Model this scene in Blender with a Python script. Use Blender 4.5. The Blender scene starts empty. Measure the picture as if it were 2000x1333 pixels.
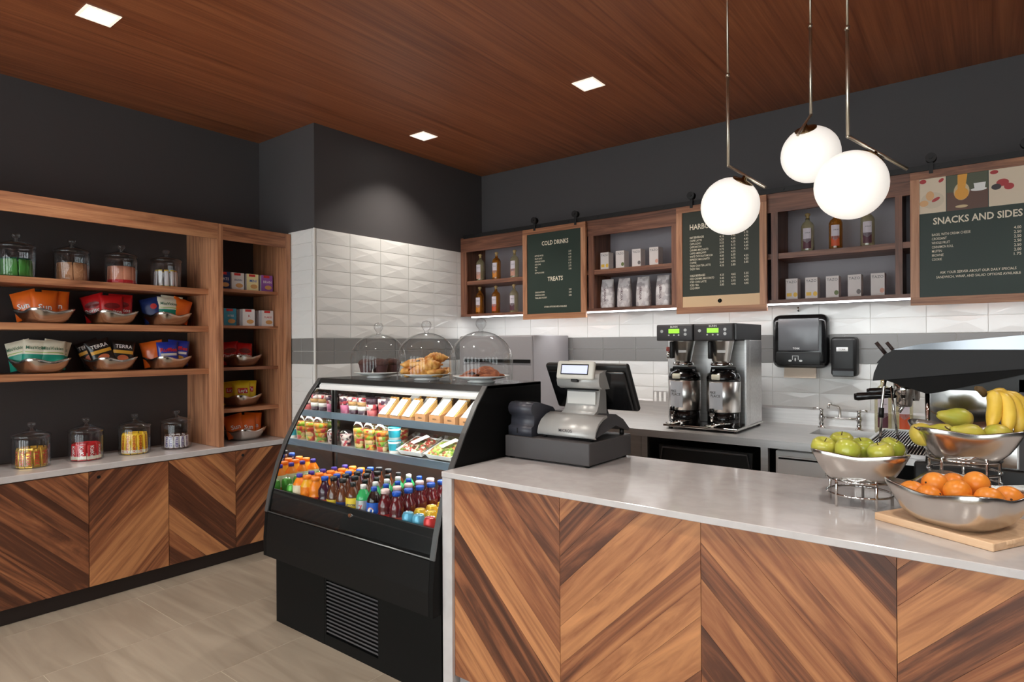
import bpy, bmesh, math, random
from mathutils import Matrix, Vector
random.seed(7)
SC = bpy.context.scene
COL = SC.collection
PI = math.pi

# ------------------------------------------------------------------ camera
cam_d = bpy.data.cameras.new('camera')
cam = bpy.data.objects.new('camera', cam_d)
COL.objects.link(cam)
cam_d.sensor_width = 36.0
cam_d.lens = 36.0 * 1205.0 / 2000.0
cam_d.shift_y = 6.8 / 2000.0
cam_d.clip_start = 0.02
_f = Vector((-0.615, 0.7885, 0)).normalized()
_r0 = Vector((_f.y, -_f.x, 0))
_u0 = Vector((0, 0, 1))
_roll = math.radians(0.32)
_r = _r0 * math.cos(_roll) - _u0 * math.sin(_roll)
_u = _u0 * math.cos(_roll) + _r0 * math.sin(_roll)
cam.matrix_world = Matrix(((_r.x, _u.x, -_f.x, 0), (_r.y, _u.y, -_f.y, 0), (_r.z, _u.z, -_f.z, 1.7), (0, 0, 0, 1)))
SC.camera = cam

# ------------------------------------------------------------------ world, exposure
w = bpy.data.worlds.new('lobby_daylight'); SC.world = w
w.use_nodes = True
w.node_tree.nodes['Background'].inputs[0].default_value = (0.93, 0.965, 1.0, 1)
w.node_tree.nodes['Background'].inputs[1].default_value = 5.3
SC.view_settings.view_transform = 'Standard'
SC.view_settings.look = 'None'
SC.view_settings.exposure = 0.42
SC.view_settings.gamma = 1.0
SC.view_settings.use_curve_mapping = False
DOWNLIGHT_W = 9.5
GLOBE_E = 0.44
STRIP_E = 4.0
STRIP_W = 2.4

# ------------------------------------------------------------------ material helpers
def lin(c):
    c = c / 255.0
    return c / 12.92 if c <= 0.04045 else ((c + 0.055) / 1.055) ** 2.4
def S(r, g, b): return (lin(r), lin(g), lin(b), 1.0)
MATS = {}
def pbr(name, col, rough=0.5, metal=0.0, bump=0.0, bscale=40.0, emit=None, es=0.0, coat=0.0, spec=0.5, sub=0.0, alpha=1.0):
    if name in MATS: return MATS[name]
    m = bpy.data.materials.new(name); m.use_nodes = True
    nt = m.node_tree; b = nt.nodes['Principled BSDF']
    b.inputs['Base Color'].default_value = col
    b.inputs['Roughness'].default_value = rough
    b.inputs['Metallic'].default_value = metal
    b.inputs['Specular IOR Level'].default_value = spec
    b.inputs['Coat Weight'].default_value = coat
    b.inputs['Coat Roughness'].default_value = 0.08
    if emit:
        b.inputs['Emission Color'].default_value = emit
        b.inputs['Emission Strength'].default_value = es
    if bump > 0:
        tc = nt.nodes.new('ShaderNodeTexCoord'); n = nt.nodes.new('ShaderNodeTexNoise'); n.inputs['Scale'].default_value = bscale
        bp = nt.nodes.new('ShaderNodeBump'); bp.inputs['Strength'].default_value = bump; bp.inputs['Distance'].default_value = 0.01
        nt.links.new(tc.outputs['Object'], n.inputs['Vector'])
        nt.links.new(n.outputs['Fac'], bp.inputs['Height']); nt.links.new(bp.outputs['Normal'], b.inputs['Normal'])
    MATS[name] = m
    return m

def ramp(nt, stops):
    r = nt.nodes.new('ShaderNodeValToRGB')
    el = r.color_ramp.elements
    el[0].position, el[0].color = stops[0]
    el[1].position, el[1].color = stops[-1]
    for p, c in stops[1:-1]:
        e = el.new(p); e.color = c
    return r

def wood(name, dark, mid, light, stretch=(0.9, 15, 15), vary=0.5, rough=0.42, warp=2.0, contrast=1.0, grain=0.28, axis=0, ext=False):
    """walnut-like veneer; the grain runs along the object's local axis"""
    m = bpy.data.materials.new(name); m.use_nodes = True
    nt = m.node_tree; N = nt.nodes; L = nt.links; b = N['Principled BSDF']
    tc = N.new('ShaderNodeTexCoord'); oi = N.new('ShaderNodeObjectInfo')
    off = N.new('ShaderNodeVectorMath'); off.operation = 'SCALE'; off.inputs[0].default_value = (37.0, 19.0, 11.0)
    L.new(oi.outputs['Random'], off.inputs['Scale'])
    add = N.new('ShaderNodeVectorMath'); add.operation = 'ADD'
    L.new(tc.outputs['Object'], add.inputs[0]); L.new(off.outputs[0], add.inputs[1])
    mp = N.new('ShaderNodeMapping')
    s = list(stretch)
    if axis == 1: s = [s[1], s[0], s[2]]
    if axis == 2: s = [s[1], s[2], s[0]]
    mp.inputs['Scale'].default_value = s
    L.new(add.outputs[0], mp.inputs['Vector'])
    n1 = N.new('ShaderNodeTexNoise'); n1.inputs['Scale'].default_value = 1.0; n1.inputs['Detail'].default_value = 5.0
    n1.inputs['Roughness'].default_value = 0.62; n1.inputs['Distortion'].default_value = warp
    L.new(mp.outputs[0], n1.inputs['Vector'])
    mp2 = N.new('ShaderNodeMapping'); mp2.inputs['Scale'].default_value = [v * (1.6 if i == axis else 7.0) for i, v in enumerate(s)]
    L.new(add.outputs[0], mp2.inputs['Vector'])
    n2 = N.new('ShaderNodeTexNoise'); n2.inputs['Scale'].default_value = 1.0; n2.inputs['Detail'].default_value = 3.0
    L.new(mp2.outputs[0], n2.inputs['Vector'])
    mx = N.new('ShaderNodeMath'); mx.operation = 'MULTIPLY_ADD'; mx.inputs[1].default_value = grain
    L.new(n2.outputs['Fac'], mx.inputs[0])
    sub = N.new('ShaderNodeMath'); sub.operation = 'SUBTRACT'; sub.inputs[1].default_value = grain * 0.5
    cn = N.new('ShaderNodeMath'); cn.operation = 'MULTIPLY_ADD'; cn.inputs[1].default_value = contrast; cn.inputs[2].default_value = 0.5 - 0.5 * contrast
    L.new(n1.outputs['Fac'], cn.inputs[0])
    L.new(cn.outputs[0], sub.inputs[0]); L.new(sub.outputs[0], mx.inputs[2])
    # tone of the single plank
    mr = N.new('ShaderNodeMapRange'); mr.inputs['To Min'].default_value = -0.24 * vary; mr.inputs['To Max'].default_value = 0.24 * vary
    L.new(oi.outputs['Random'], mr.inputs['Value'])
    ad = N.new('ShaderNodeMath'); ad.operation = 'ADD'
    L.new(mx.outputs[0], ad.inputs[0]); L.new(mr.outputs[0], ad.inputs[1])
    dk = tuple(c * 0.55 for c in dark[:3]) + (1,); lt = tuple(min(1, c * 1.3) for c in light[:3]) + (1,)
    r = ramp(nt, [(0.06, dk), (0.28, dark), (0.50, mid), (0.74, light), (0.98, lt)]) if ext else ramp(nt, [(0.28, dark), (0.50, mid), (0.74, light)])
    L.new(ad.outputs[0], r.inputs['Fac']); L.new(r.outputs['Color'], b.inputs['Base Color'])
    b.inputs['Roughness'].default_value = rough
    bp = N.new('ShaderNodeBump'); bp.inputs['Strength'].default_value = 0.08; bp.inputs['Distance'].default_value = 0.004
    L.new(n2.outputs['Fac'], bp.inputs['Height']); L.new(bp.outputs['Normal'], b.inputs['Normal'])
    MATS[name] = m
    return m

def thin_glass(name, tint=(0.97, 0.98, 0.98, 1), base=0.04, edge=0.55, power=3.0, rough=0.02, body=0.0, bcol=None):
    m = bpy.data.materials.new(name); m.use_nodes = True
    nt = m.node_tree; N = nt.nodes; L = nt.links
    N.remove(N['Principled BSDF']); out = N['Material Output']
    tr = N.new('ShaderNodeBsdfTransparent'); tr.inputs[0].default_value = tint
    gl = N.new('ShaderNodeBsdfGlossy'); gl.inputs['Roughness'].default_value = rough
    lw = N.new('ShaderNodeLayerWeight'); lw.inputs['Blend'].default_value = 0.5
    pw = N.new('ShaderNodeMath'); pw.operation = 'POWER'; pw.inputs[1].default_value = power
    L.new(lw.outputs['Facing'], pw.inputs[0])
    ma = N.new('ShaderNodeMath'); ma.operation = 'MULTIPLY_ADD'; ma.inputs[1].default_value = edge; ma.inputs[2].default_value = base
    L.new(pw.outputs[0], ma.inputs[0])
    if body:                                         # pale body brightens the bottle: caught light put into the colour
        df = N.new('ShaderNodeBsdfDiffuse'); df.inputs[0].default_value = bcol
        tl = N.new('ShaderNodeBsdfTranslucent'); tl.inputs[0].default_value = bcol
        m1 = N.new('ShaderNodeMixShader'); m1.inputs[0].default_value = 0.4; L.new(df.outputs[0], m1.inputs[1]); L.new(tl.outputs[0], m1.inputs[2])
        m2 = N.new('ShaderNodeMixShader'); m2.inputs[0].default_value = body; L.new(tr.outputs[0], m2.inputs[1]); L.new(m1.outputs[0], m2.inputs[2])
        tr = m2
    mx = N.new('ShaderNodeMixShader'); L.new(ma.outputs[0], mx.inputs[0]); L.new(tr.outputs[0], mx.inputs[1]); L.new(gl.outputs[0], mx.inputs[2])
    L.new(mx.outputs[0], out.inputs['Surface'])
    MATS[name] = m
    return m

def speckle(name, cols, scale=60.0, rough=0.45, bump=0.3):
    """patchy voronoi mix of colours: chopped fruit, salad, marbled foil"""
    m = bpy.data.materials.new(name); m.use_nodes = True
    nt = m.node_tree; N = nt.nodes; L = nt.links; b = N['Principled BSDF']
    tc = N.new('ShaderNodeTexCoord'); oi = N.new('ShaderNodeObjectInfo')
    off = N.new('ShaderNodeVectorMath'); off.operation = 'SCALE'; off.inputs[0].default_value = (7.0, 3.0, 5.0)
    L.new(oi.outputs['Random'], off.inputs['Scale'])
    add = N.new('ShaderNodeVectorMath'); add.operation = 'ADD'
    L.new(tc.outputs['Object'], add.inputs[0]); L.new(off.outputs[0], add.inputs[1])
    v = N.new('ShaderNodeTexVoronoi'); v.inputs['Scale'].default_value = scale
    L.new(add.outputs[0], v.inputs['Vector'])
    sp = N.new('ShaderNodeSeparateColor'); L.new(v.outputs['Color'], sp.inputs[0])
    n = len(cols)
    r = ramp(nt, [(i / n, c) for i, c in enumerate(cols)]); r.color_ramp.interpolation = 'CONSTANT'
    L.new(sp.outputs[0], r.inputs['Fac']); L.new(r.outputs['Color'], b.inputs['Base Color'])
    b.inputs['Roughness'].default_value = rough
    bp = N.new('ShaderNodeBump'); bp.inputs['Strength'].default_value = bump; bp.inputs['Distance'].default_value = 0.01; bp.invert = True
    L.new(v.outputs['Distance'], bp.inputs['Height']); L.new(bp.outputs['Normal'], b.inputs['Normal'])
    MATS[name] = m
    return m

def mottle(name, a, c, scale=(3, 3, 3), rough=0.4, lo=0.35, hi=0.65, bump=0.0, detail=4.0, coat=0.0, metal=0.0, warp=0.5):
    """two colours blended by noise in object space"""
    m = bpy.data.materials.new(name); m.use_nodes = True
    nt = m.node_tree; N = nt.nodes; L = nt.links; b = N['Principled BSDF']
    tc = N.new('ShaderNodeTexCoord'); oi = N.new('ShaderNodeObjectInfo')
    off = N.new('ShaderNodeVectorMath'); off.operation = 'SCALE'; off.inputs[0].default_value = (17.0, 13.0, 5.0)
    L.new(oi.outputs['Random'], off.inputs['Scale'])
    add = N.new('ShaderNodeVectorMath'); add.operation = 'ADD'
    L.new(tc.outputs['Object'], add.inputs[0]); L.new(off.outputs[0], add.inputs[1])
    mp = N.new('ShaderNodeMapping'); mp.inputs['Scale'].default_value = scale
    L.new(add.outputs[0], mp.inputs['Vector'])
    n = N.new('ShaderNodeTexNoise'); n.inputs['Scale'].default_value = 1.0; n.inputs['Detail'].default_value = detail; n.inputs['Distortion'].default_value = warp
    L.new(mp.outputs[0], n.inputs['Vector'])
    r = ramp(nt, [(lo, a), (hi, c)])
    L.new(n.outputs['Fac'], r.inputs['Fac']); L.new(r.outputs['Color'], b.inputs['Base Color'])
    b.inputs['Roughness'].default_value = rough; b.inputs['Coat Weight'].default_value = coat; b.inputs['Metallic'].default_value = metal
    if bump:
        bp = N.new('ShaderNodeBump'); bp.inputs['Strength'].default_value = bump; bp.inputs['Distance'].default_value = 0.01
        L.new(n.outputs['Fac'], bp.inputs['Height']); L.new(bp.outputs['Normal'], b.inputs['Normal'])
    MATS[name] = m
    return m

# walnut tones
WD, WM, WL = S(92, 53, 35), S(146, 90, 58), S(186, 127, 82)
wood('walnut', S(116, 72, 50), S(164, 110, 78), S(196, 142, 102), vary=0.35, axis=0)
wood('walnut_y', S(116, 72, 50), S(164, 110, 78), S(196, 142, 102), vary=0.35, axis=1)
wood('walnut_z_lit', S(138, 90, 64), S(186, 131, 96), S(208, 156, 118), vary=0.35, axis=2)  # lighter copy of walnut: light on the uprights is put into the colour
wood('walnut_dark', S(72, 44, 34), S(118, 76, 58), S(150, 102, 78), vary=0.35, axis=0)
wood('walnut_dark_z', S(72, 44, 34), S(118, 76, 58), S(150, 102, 78), vary=0.35, axis=2)
wood('walnut_plank', WD, WM, WL, stretch=(0.6, 8, 8), vary=1.0, warp=3.0, grain=0.32, contrast=1.15, ext=True)
wood('ceiling_veneer', S(122, 67, 42), S(150, 87, 55), S(172, 106, 68), stretch=(0.45, 13, 13), vary=0.0, rough=0.40, axis=1, warp=1.4, grain=0.55)
wood('maple', S(215, 172, 132), S(232, 192, 152), S(242, 208, 172), vary=0.2, rough=0.5, grain=0.2)
pbr('charcoal_paint', S(74, 71, 72), 0.6, spec=0.35)
pbr('charcoal_panel', S(58, 54, 54), 0.5)
pbr('white_tile', S(226, 225, 222), 0.16)
pbr('grey_tile', S(128, 126, 124), 0.35)
pbr('grout', S(222, 219, 214), 0.8)
mottle('floor_tile', S(138, 126, 111), S(162, 150, 134), scale=(0.9, 9, 1), rough=0.42, lo=0.3, hi=0.72, detail=6, warp=1.2)
pbr('floor_grout', S(186, 176, 158), 0.8)
mottle('quartz', S(196, 191, 190), S(203, 199, 198), scale=(14, 14, 14), rough=0.11)
pbr('dark_kick', S(34, 24, 22), 0.5)
mottle('steel', S(214, 212, 210), S(226, 224, 222), scale=(2, 60, 60), rough=0.42, metal=1.0)
pbr('bowl_steel', S(212, 209, 205), 0.24, 1.0)
pbr('cabinet_back', S(146, 138, 143), 0.5)
pbr('steel_bright', S(205, 203, 200), 0.09, 1.0)
pbr('chrome', S(215, 213, 210), 0.05, 1.0)
pbr('mirror_panel', S(225, 225, 225), 0.03, 1.0)
pbr('nickel', S(204, 196, 180), 0.38, 1.0)
pbr('brass_cap', S(120, 100, 72), 0.25, 1.0)
pbr('black_satin', S(20, 20, 20), 0.45)
pbr('case_black', S(17, 17, 17), 0.5, spec=0.2)
pbr('case_side', S(12, 12, 12), 0.55, spec=0.15)
pbr('case_base_shaded', S(15, 15, 15), 0.6, spec=0.15)  # darker than the front: shade below the overhang put into the colour
pbr('black_gloss', S(16, 16, 17), 0.16)
pbr('black_matte', S(20, 19, 19), 0.75, spec=0.2)
pbr('black_iron', S(30, 28, 28), 0.5, 0.3)
pbr('espresso_black', S(30, 27, 27), 0.45, spec=0.22)
pbr('graphite', S(70, 68, 70), 0.5)
pbr('graphite_blue', S(62, 63, 72), 0.38)
pbr('silver_plastic', S(186, 185, 182), 0.35, 0.25)
pbr('grey_trim', S(120, 122, 122), 0.3, 0.7)
pbr('grey_enamel', S(150, 146, 148), 0.4)
pbr('opal_glass', S(250, 246, 240), 0.3, emit=(1.0, 0.95, 0.88, 1), es=GLOBE_E)
pbr('led_white', S(255, 255, 255), 0.5, emit=(0.95, 0.98, 1.0, 1), es=STRIP_E)
pbr('case_tube', S(215, 216, 212), 0.3, 0.3, emit=(1.0, 0.97, 0.93, 1), es=0.35)
pbr('urn_steel', S(206, 204, 200), 0.28, 1.0)
pbr('smoked_chrome', S(120, 122, 126), 0.14, 1.0)
pbr('side_mirror', S(150, 148, 146), 0.1, 1.0)
pbr('fridge_lit', S(232, 232, 230), 0.35)  # grey fridge brightened: missing light is put into the colour
pbr('downlight_lens', S(255, 252, 246), 0.4, emit=(1.0, 0.95, 0.88, 1), es=9.0)
pbr('downlight_trim', S(235, 228, 218), 0.4, emit=(1.0, 0.9, 0.75, 1), es=0.6)
pbr('lcd_blue', S(186, 192, 226), 0.3, emit=S(186, 192, 226), es=0.55)
pbr('lcd_green', S(120, 200, 40), 0.3, emit=S(140, 215, 40), es=0.9)
pbr('board_green', S(32, 49, 39), 0.5)
pbr('board_olive', S(38, 42, 27), 0.5)
pbr('board_beige', S(226, 190, 148), 0.5)
pbr('cream_print', S(236, 224, 200), 0.5)
pbr('white_print', S(240, 238, 234), 0.5)
pbr('white_plastic', S(236, 235, 232), 0.35)
pbr('porcelain', S(238, 236, 232), 0.15)
pbr('paper', S(238, 236, 232), 0.7)
pbr('lilac_paper', S(214, 204, 212), 0.6)
pbr('kraft', S(168, 122, 80), 0.75)
thin_glass('clear_glass', base=0.03, edge=0.85, power=3.6)
thin_glass('jar_glass', tint=(0.96, 0.97, 0.98, 1), base=0.05, edge=0.85, power=2.8)
thin_glass('pane_glass', tint=(0.96, 0.98, 0.97, 1), base=0.035, edge=0.4)
thin_glass('pet_clear', tint=(0.93, 0.95, 0.96, 1), base=0.08, edge=0.6, power=2.0, rough=0.08)
def plain(n, r, g, b, rough=0.35, **k): return pbr(n, S(r, g, b), rough, **k)

# ------------------------------------------------------------------ mesh helpers
class MB:
    def __init__(s): s.v = []; s.f = []; s.m = []; s.sm = []
    def add(s, vs, fs, mat=0, smooth=False, T=None):
        o = len(s.v)
        if T is not None: vs = [T @ Vector(p) for p in vs]
        s.v += [tuple(p) for p in vs]
        for f in fs:
            s.f.append(tuple(i + o for i in f)); s.m.append(mat); s.sm.append(smooth)
        return s
    def box(s, x0, y0, z0, x1, y1, z1, mat=0, T=None):
        vs = [(x0, y0, z0), (x1, y0, z0), (x1, y1, z0), (x0, y1, z0), (x0, y0, z1), (x1, y0, z1), (x1, y1, z1), (x0, y1, z1)]
        return s.add(vs, [(3, 2, 1, 0), (4, 5, 6, 7), (0, 1, 5, 4), (1, 2, 6, 5), (2, 3, 7, 6), (3, 0, 4, 7)], mat, False, T)
    def rbox(s, x0, y0, z0, x1, y1, z1, b=0.01, seg=2, mat=0, T=None, smooth=True):
        bm = bmesh.new(); bmesh.ops.create_cube(bm, size=1)
        for v in bm.verts:
            v.co = Vector(((x0 + x1) / 2 + v.co.x * (x1 - x0), (y0 + y1) / 2 + v.co.y * (y1 - y0), (z0 + z1) / 2 + v.co.z * (z1 - z0)))
        b = min(b, 0.49 * min(abs(x1 - x0), abs(y1 - y0), abs(z1 - z0)))
        bmesh.ops.bevel(bm, geom=bm.edges[:], offset=b, segments=seg, affect='EDGES', profile=0.5)
        bm.verts.index_update()
        vs = [v.co.copy() for v in bm.verts]; fs = [tuple(v.index for v in f.verts) for f in bm.faces]
        bm.free()
        return s.add(vs, fs, mat, smooth, T)
    def lathe(s, prof, n=20, mat=0, smooth=True, T=None, mats=None, sx=1.0, sy=1.0):
        vs = []; fs = []; k = len(prof); ms = []
        for r, z in prof:
            for i in range(n):
                a = 2 * PI * i / n
                vs.append((r * math.cos(a) * sx, r * math.sin(a) * sy, z))
        for j in range(k - 1):
            for i in range(n):
                fs.append((j * n + i, j * n + (i + 1) % n, (j + 1) * n + (i + 1) % n, (j + 1) * n + i)); ms.append(mats[j] if mats else mat)
        o = len(s.f)
        if prof[0][0] > 1e-4: fs.append(tuple(reversed(range(n)))); ms.append(mats[0] if mats else mat)
        if prof[-1][0] > 1e-4: fs.append(tuple((k - 1) * n + i for i in range(n))); ms.append(mats[-1] if mats else mat)
        s.add(vs, fs, mat, smooth, T)
        for i, mm in enumerate(ms): s.m[o + i] = mm
        return s
    def shell(s, prof, n=24, mat=0, T=None):
        """open lathe surface, no caps"""
        vs = []; fs = []; k = len(prof)
        for r, z in prof:
            for i in range(n):
                a = 2 * PI * i / n; vs.append((r * math.cos(a), r * math.sin(a), z))
        for j in range(k - 1):
            for i in range(n): fs.append((j * n + i, j * n + (i + 1) % n, (j + 1) * n + (i + 1) % n, (j + 1) * n + i))
        return s.add(vs, fs, mat, True, T)
    def cyl(s, p, q, r, n=12, mat=0, r2=None, T=None):
        return s.tube([p, q], r, n, mat, radii=[r, r if r2 is None else r2], T=T)
    def tube(s, path, r=0.01, n=8, mat=0, radii=None, T=None, closed=False, smooth=True):
        P = [Vector(p) for p in path]; k = len(P); vs = []; fs = []
        up = Vector((0, 0, 1)); prev = None
        for i in range(k):
            if closed: d = P[(i + 1) % k] - P[i - 1]
            else: d = P[min(i + 1, k - 1)] - P[max(i - 1, 0)]
            d = d.normalized()
            if prev is None:
                a = up if abs(d.z) < 0.9 else Vector((1, 0, 0))
                u = d.cross(a).normalized()
            else:
                u = (prev - d * prev.dot(d)).normalized()
            prev = u; v = d.cross(u)
            rr = radii[i] if radii else r
            for j in range(n):
                a = 2 * PI * j / n
                vs.append(P[i] + (u * math.cos(a) + v * math.sin(a)) * rr)
        for i in range(k if closed else k - 1):
            for j in range(n):
                a = i * n; b = ((i + 1) % k) * n
                fs.append((a + j, a + (j + 1) % n, b + (j + 1) % n, b + j))
        s.add(vs, fs, mat, smooth, T)
        if not closed:
            o = len(s.v) - k * n
            s.f.append(tuple(o + j for j in reversed(range(n)))); s.m.append(mat); s.sm.append(False)
            s.f.append(tuple(o + (k - 1) * n + j for j in range(n))); s.m.append(mat); s.sm.append(False)
        return s
    def prism(s, poly, t0, t1, plane='xz', mat=0, T=None, smooth=False):
        """extrude a 2-d polygon; plane 'xz' extrudes along y, 'yz' along x, 'xy' along z"""
        def P(a, b, t): return {'xz': (a, t, b), 'yz': (t, a, b), 'xy': (a, b, t)}[plane]
        n = len(poly)
        vs = [P(a, b, t0) for a, b in poly] + [P(a, b, t1) for a, b in poly]
        fs = [tuple(range(n)), tuple(reversed(range(n, 2 * n)))]
        s.add(vs, fs, mat, False, T)
        o = len(s.v) - 2 * n
        for i in range(n):
            j = (i + 1) % n
            s.f.append((o + j, o + i, o + n + i, o + n + j)); s.m.append(mat); s.sm.append(smooth)
        return s
    def sphere(s, c, r, n=16, k=10, mat=0, sc=(1, 1, 1), T=None):
        pr = [(r * math.sin(PI * j / k), -r * math.cos(PI * j / k)) for j in range(k + 1)]
        vs = []; fs = []
        for rr, z in pr:
            for i in range(n):
                a = 2 * PI * i / n
                vs.append((c[0] + rr * math.cos(a) * sc[0], c[1] + rr * math.sin(a) * sc[1], c[2] + z * sc[2]))
        for j in range(k):
            for i in range(n): fs.append((j * n + i, j * n + (i + 1) % n, (j + 1) * n + (i + 1) % n, (j + 1) * n + i))
        return s.add(vs, fs, mat, True, T)
    def mesh(s, name, mats):
        me = bpy.data.meshes.new(name)
        me.from_pydata(s.v, [], s.f)
        for m in (mats if isinstance(mats, (list, tuple)) else [mats]): me.materials.append(MATS[m] if isinstance(m, str) else m)
        me.polygons.foreach_set('material_index', s.m)
        me.polygons.foreach_set('use_smooth', s.sm)
        bm = bmesh.new(); bm.from_mesh(me); bmesh.ops.remove_doubles(bm, verts=bm.verts, dist=1e-6)
        bmesh.ops.recalc_face_normals(bm, faces=bm.faces); bm.to_mesh(me); bm.free()
        return me
    def build(s, name, mats, parent=None, loc=(0, 0, 0), rot=(0, 0, 0), **tags):
        return link(name, s.mesh(name, mats), parent, loc, rot, **tags)

def link(name, me, parent=None, loc=(0, 0, 0), rot=(0, 0, 0), **tags):
    o = bpy.data.objects.new(name, me); COL.objects.link(o)
    o.location = loc; o.rotation_euler = rot
    if parent is not None: o.parent = parent
    return tag(o, **tags)
def tag(o, label=None, cat=None, group=None, kind=None):
    if label: o['label'] = label
    if cat: o['category'] = cat
    if group: o['group'] = group
    if kind: o['kind'] = kind
    return o
def thing(name, label, cat, loc=(0, 0, 0), rotz=0.0, group=None, rot=None):
    return link(name, None, None, loc, rot or (0, 0, rotz), label=label, cat=cat, group=group)
KIDS = {}
def clone(root, loc, rotz=None, label=None, group=None, rot=None):
    r = root.copy(); COL.objects.link(r); r.location = loc
    if rotz is not None: r.rotation_euler = (0, 0, rotz)
    if rot is not None: r.rotation_euler = rot
    if label: r['label'] = label
    if group: r['group'] = group
    for ch in list(root.children):
        c = ch.copy(); COL.objects.link(c); c.parent = r
        for g in list(ch.children):
            d = g.copy(); COL.objects.link(d); d.parent = c
    return r
_fonts = {}
def text_geo(s, size, align='LEFT', bold=0.0, sx=1.0):
    key = (s, align, bold, sx)
    if key not in _fonts:
        cu = bpy.data.curves.new('t', 'FONT'); cu.body = s; cu.size = 1.0; cu.align_x = align
        cu.resolution_u = 2; cu.offset = bold; cu.fill_mode = 'FRONT'
        ob = bpy.data.objects.new('t', cu)
        me = ob.to_mesh()
        _fonts[key] = ([(v.co.x * sx, v.co.y, 0) for v in me.vertices], [tuple(p.vertices) for p in me.polygons])
        ob.to_mesh_clear(); bpy.data.objects.remove(ob); bpy.data.curves.remove(cu)
    vs, fs = _fonts[key]
    return [(x * size, y * size, 0) for x, y, z in vs], fs
def put_text(mb, s, size, x, y, align='LEFT', bold=0.01, sx=1.0, mat=0, z=0.0, rot=0.0, fn=None, fit=None):
    if fit:
        vs, fs = text_geo(s, size, align, bold, 1.0)
        sx = fit / (max(v[0] for v in vs) - min(v[0] for v in vs)); vs = [(a * sx, b, c) for a, b, c in vs]
    else: vs, fs = text_geo(s, size, align, bold, sx)
    c, n = math.cos(rot), math.sin(rot)
    vs = [(x + a * c - b * n, y + a * n + b * c, z) for a, b, _ in vs]
    if fn: vs = [fn(*p) for p in vs]
    mb.add(vs, fs, mat)
def text_line(parent, mat, s, size, x, y, depth, align='LEFT', bold=0.006, fit=None, sx=1.0):
    mb = MB(); put_text(mb, s, size, x, y, align, bold, sx, fit=fit); mb.build('lettering', mat, parent, (0, depth, 0), FACE_Y)
FACE_Y = (PI / 2, 0, 0)          # flat print facing -y
FACE_X = (PI / 2, 0, PI / 2)     # flat print facing +x
ORD = ['first', 'second', 'third', 'fourth', 'fifth', 'sixth', 'seventh', 'eighth', 'ninth', 'tenth', 'eleventh', 'twelfth']

# ================================================================== THE ROOM
CEIL = 3.545
XW, YC, XC, YB = -5.265, 3.02, -4.42, 5.14     # left wall, column front, column side, back wall
MB().box(-5.6, -3.4, -0.12, 3.2, 5.5, -0.0008).build('floor', 'floor_grout', kind='structure')
floor = bpy.data.objects['floor']
# floor tiles 0.70 x 1.40, joints staggered
def floor_tiles():
    cache = {}
    xs = [-5.27, -4.577] + [-4.577 + 0.694 * i for i in range(1, 8)]
    starts = [1.90, 1.72, 1.02, 1.60, 1.20, 1.75, 1.0, 1.5]
    for i in range(len(xs) - 1):
        y = starts[i] - 1.4 * 3
        while y < 5.1:
            y0, y1 = max(y, -1.8), min(y + 1.4, 5.13)
            if y1 - y0 > 0.05 and not (i == 0 and False):
                wx = round(xs[i + 1] - xs[i] - 0.004, 4); wy = round(y1 - y0 - 0.004, 4)
                k = (wx, wy)
                if k not in cache:
                    mb = MB(); mb.box(-wx / 2, -wy / 2, -0.01, wx / 2, wy / 2, 0.0); cache[k] = mb.mesh('tile', 'floor_tile')
                link('tile', cache[k], floor, ((xs[i] + xs[i + 1]) / 2, (y0 + y1) / 2, 0.0))
            y += 1.4
floor_tiles()
MB().box(-5.6, -3.4, CEIL, 3.2, 5.5, CEIL + 0.12).build('ceiling', 'ceiling_veneer', kind='structure')
MB().box(-5.6, -3.4, -0.1, XW, YC, CEIL + 0.05).build('wall_left', 'charcoal_paint', kind='structure')
wall_c = MB().box(-5.6, YC, -0.1, XC, 5.5, CEIL + 0.05).build('wall_column', 'charcoal_paint', kind='structure')
wall_b = MB().box(XC, YB, -0.1, 3.0, 5.5, CEIL + 0.05).build('wall_back', 'charcoal_paint', kind='structure')

MB().box(3.0, -3.2, -0.1, 3.2, 5.5, CEIL + 0.05).build('wall_right', 'charcoal_paint', kind='structure')
fw_ = MB(); WZ0, WZ1 = 0.12, 3.25
added_openings = [(-5.0, -3.9), (-3.5, -2.4), (-2.0, -0.9), (-0.5, 0.6), (1.0, 2.1)]  # unseen windows, added to let daylight in and give highlights
edges = [-5.6] + [v for o in added_openings for v in o] + [3.2]
for i in range(0, len(edges), 2): fw_.box(edges[i], -3.4, -0.1, edges[i + 1], -3.2, CEIL + 0.05)
for a, b in added_openings: fw_.box(a, -3.4, -0.1, b, -3.2, WZ0); fw_.box(a, -3.4, WZ1, b, -3.2, CEIL + 0.05)
fw_.build('wall_front', 'charcoal_paint', kind='structure')
for i, (a, b) in enumerate(added_openings):
    wf = MB()
    for q in ((a, WZ0, a + .05, WZ1), (b - .05, WZ0, b, WZ1), (a, WZ0, b, WZ0 + .05), (a, WZ1 - .05, b, WZ1), (a, 2.1, b, 2.15)): wf.box(q[0], -3.33, q[1], q[2], -3.27, q[3])
    wo = wf.build('window_%d' % (i + 1), 'black_iron', kind='structure')
    MB().box(a + .05, -3.302, WZ0 + .05, b - .05, -3.298, WZ1 - .05).build('pane', 'pane_glass', wo)
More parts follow.
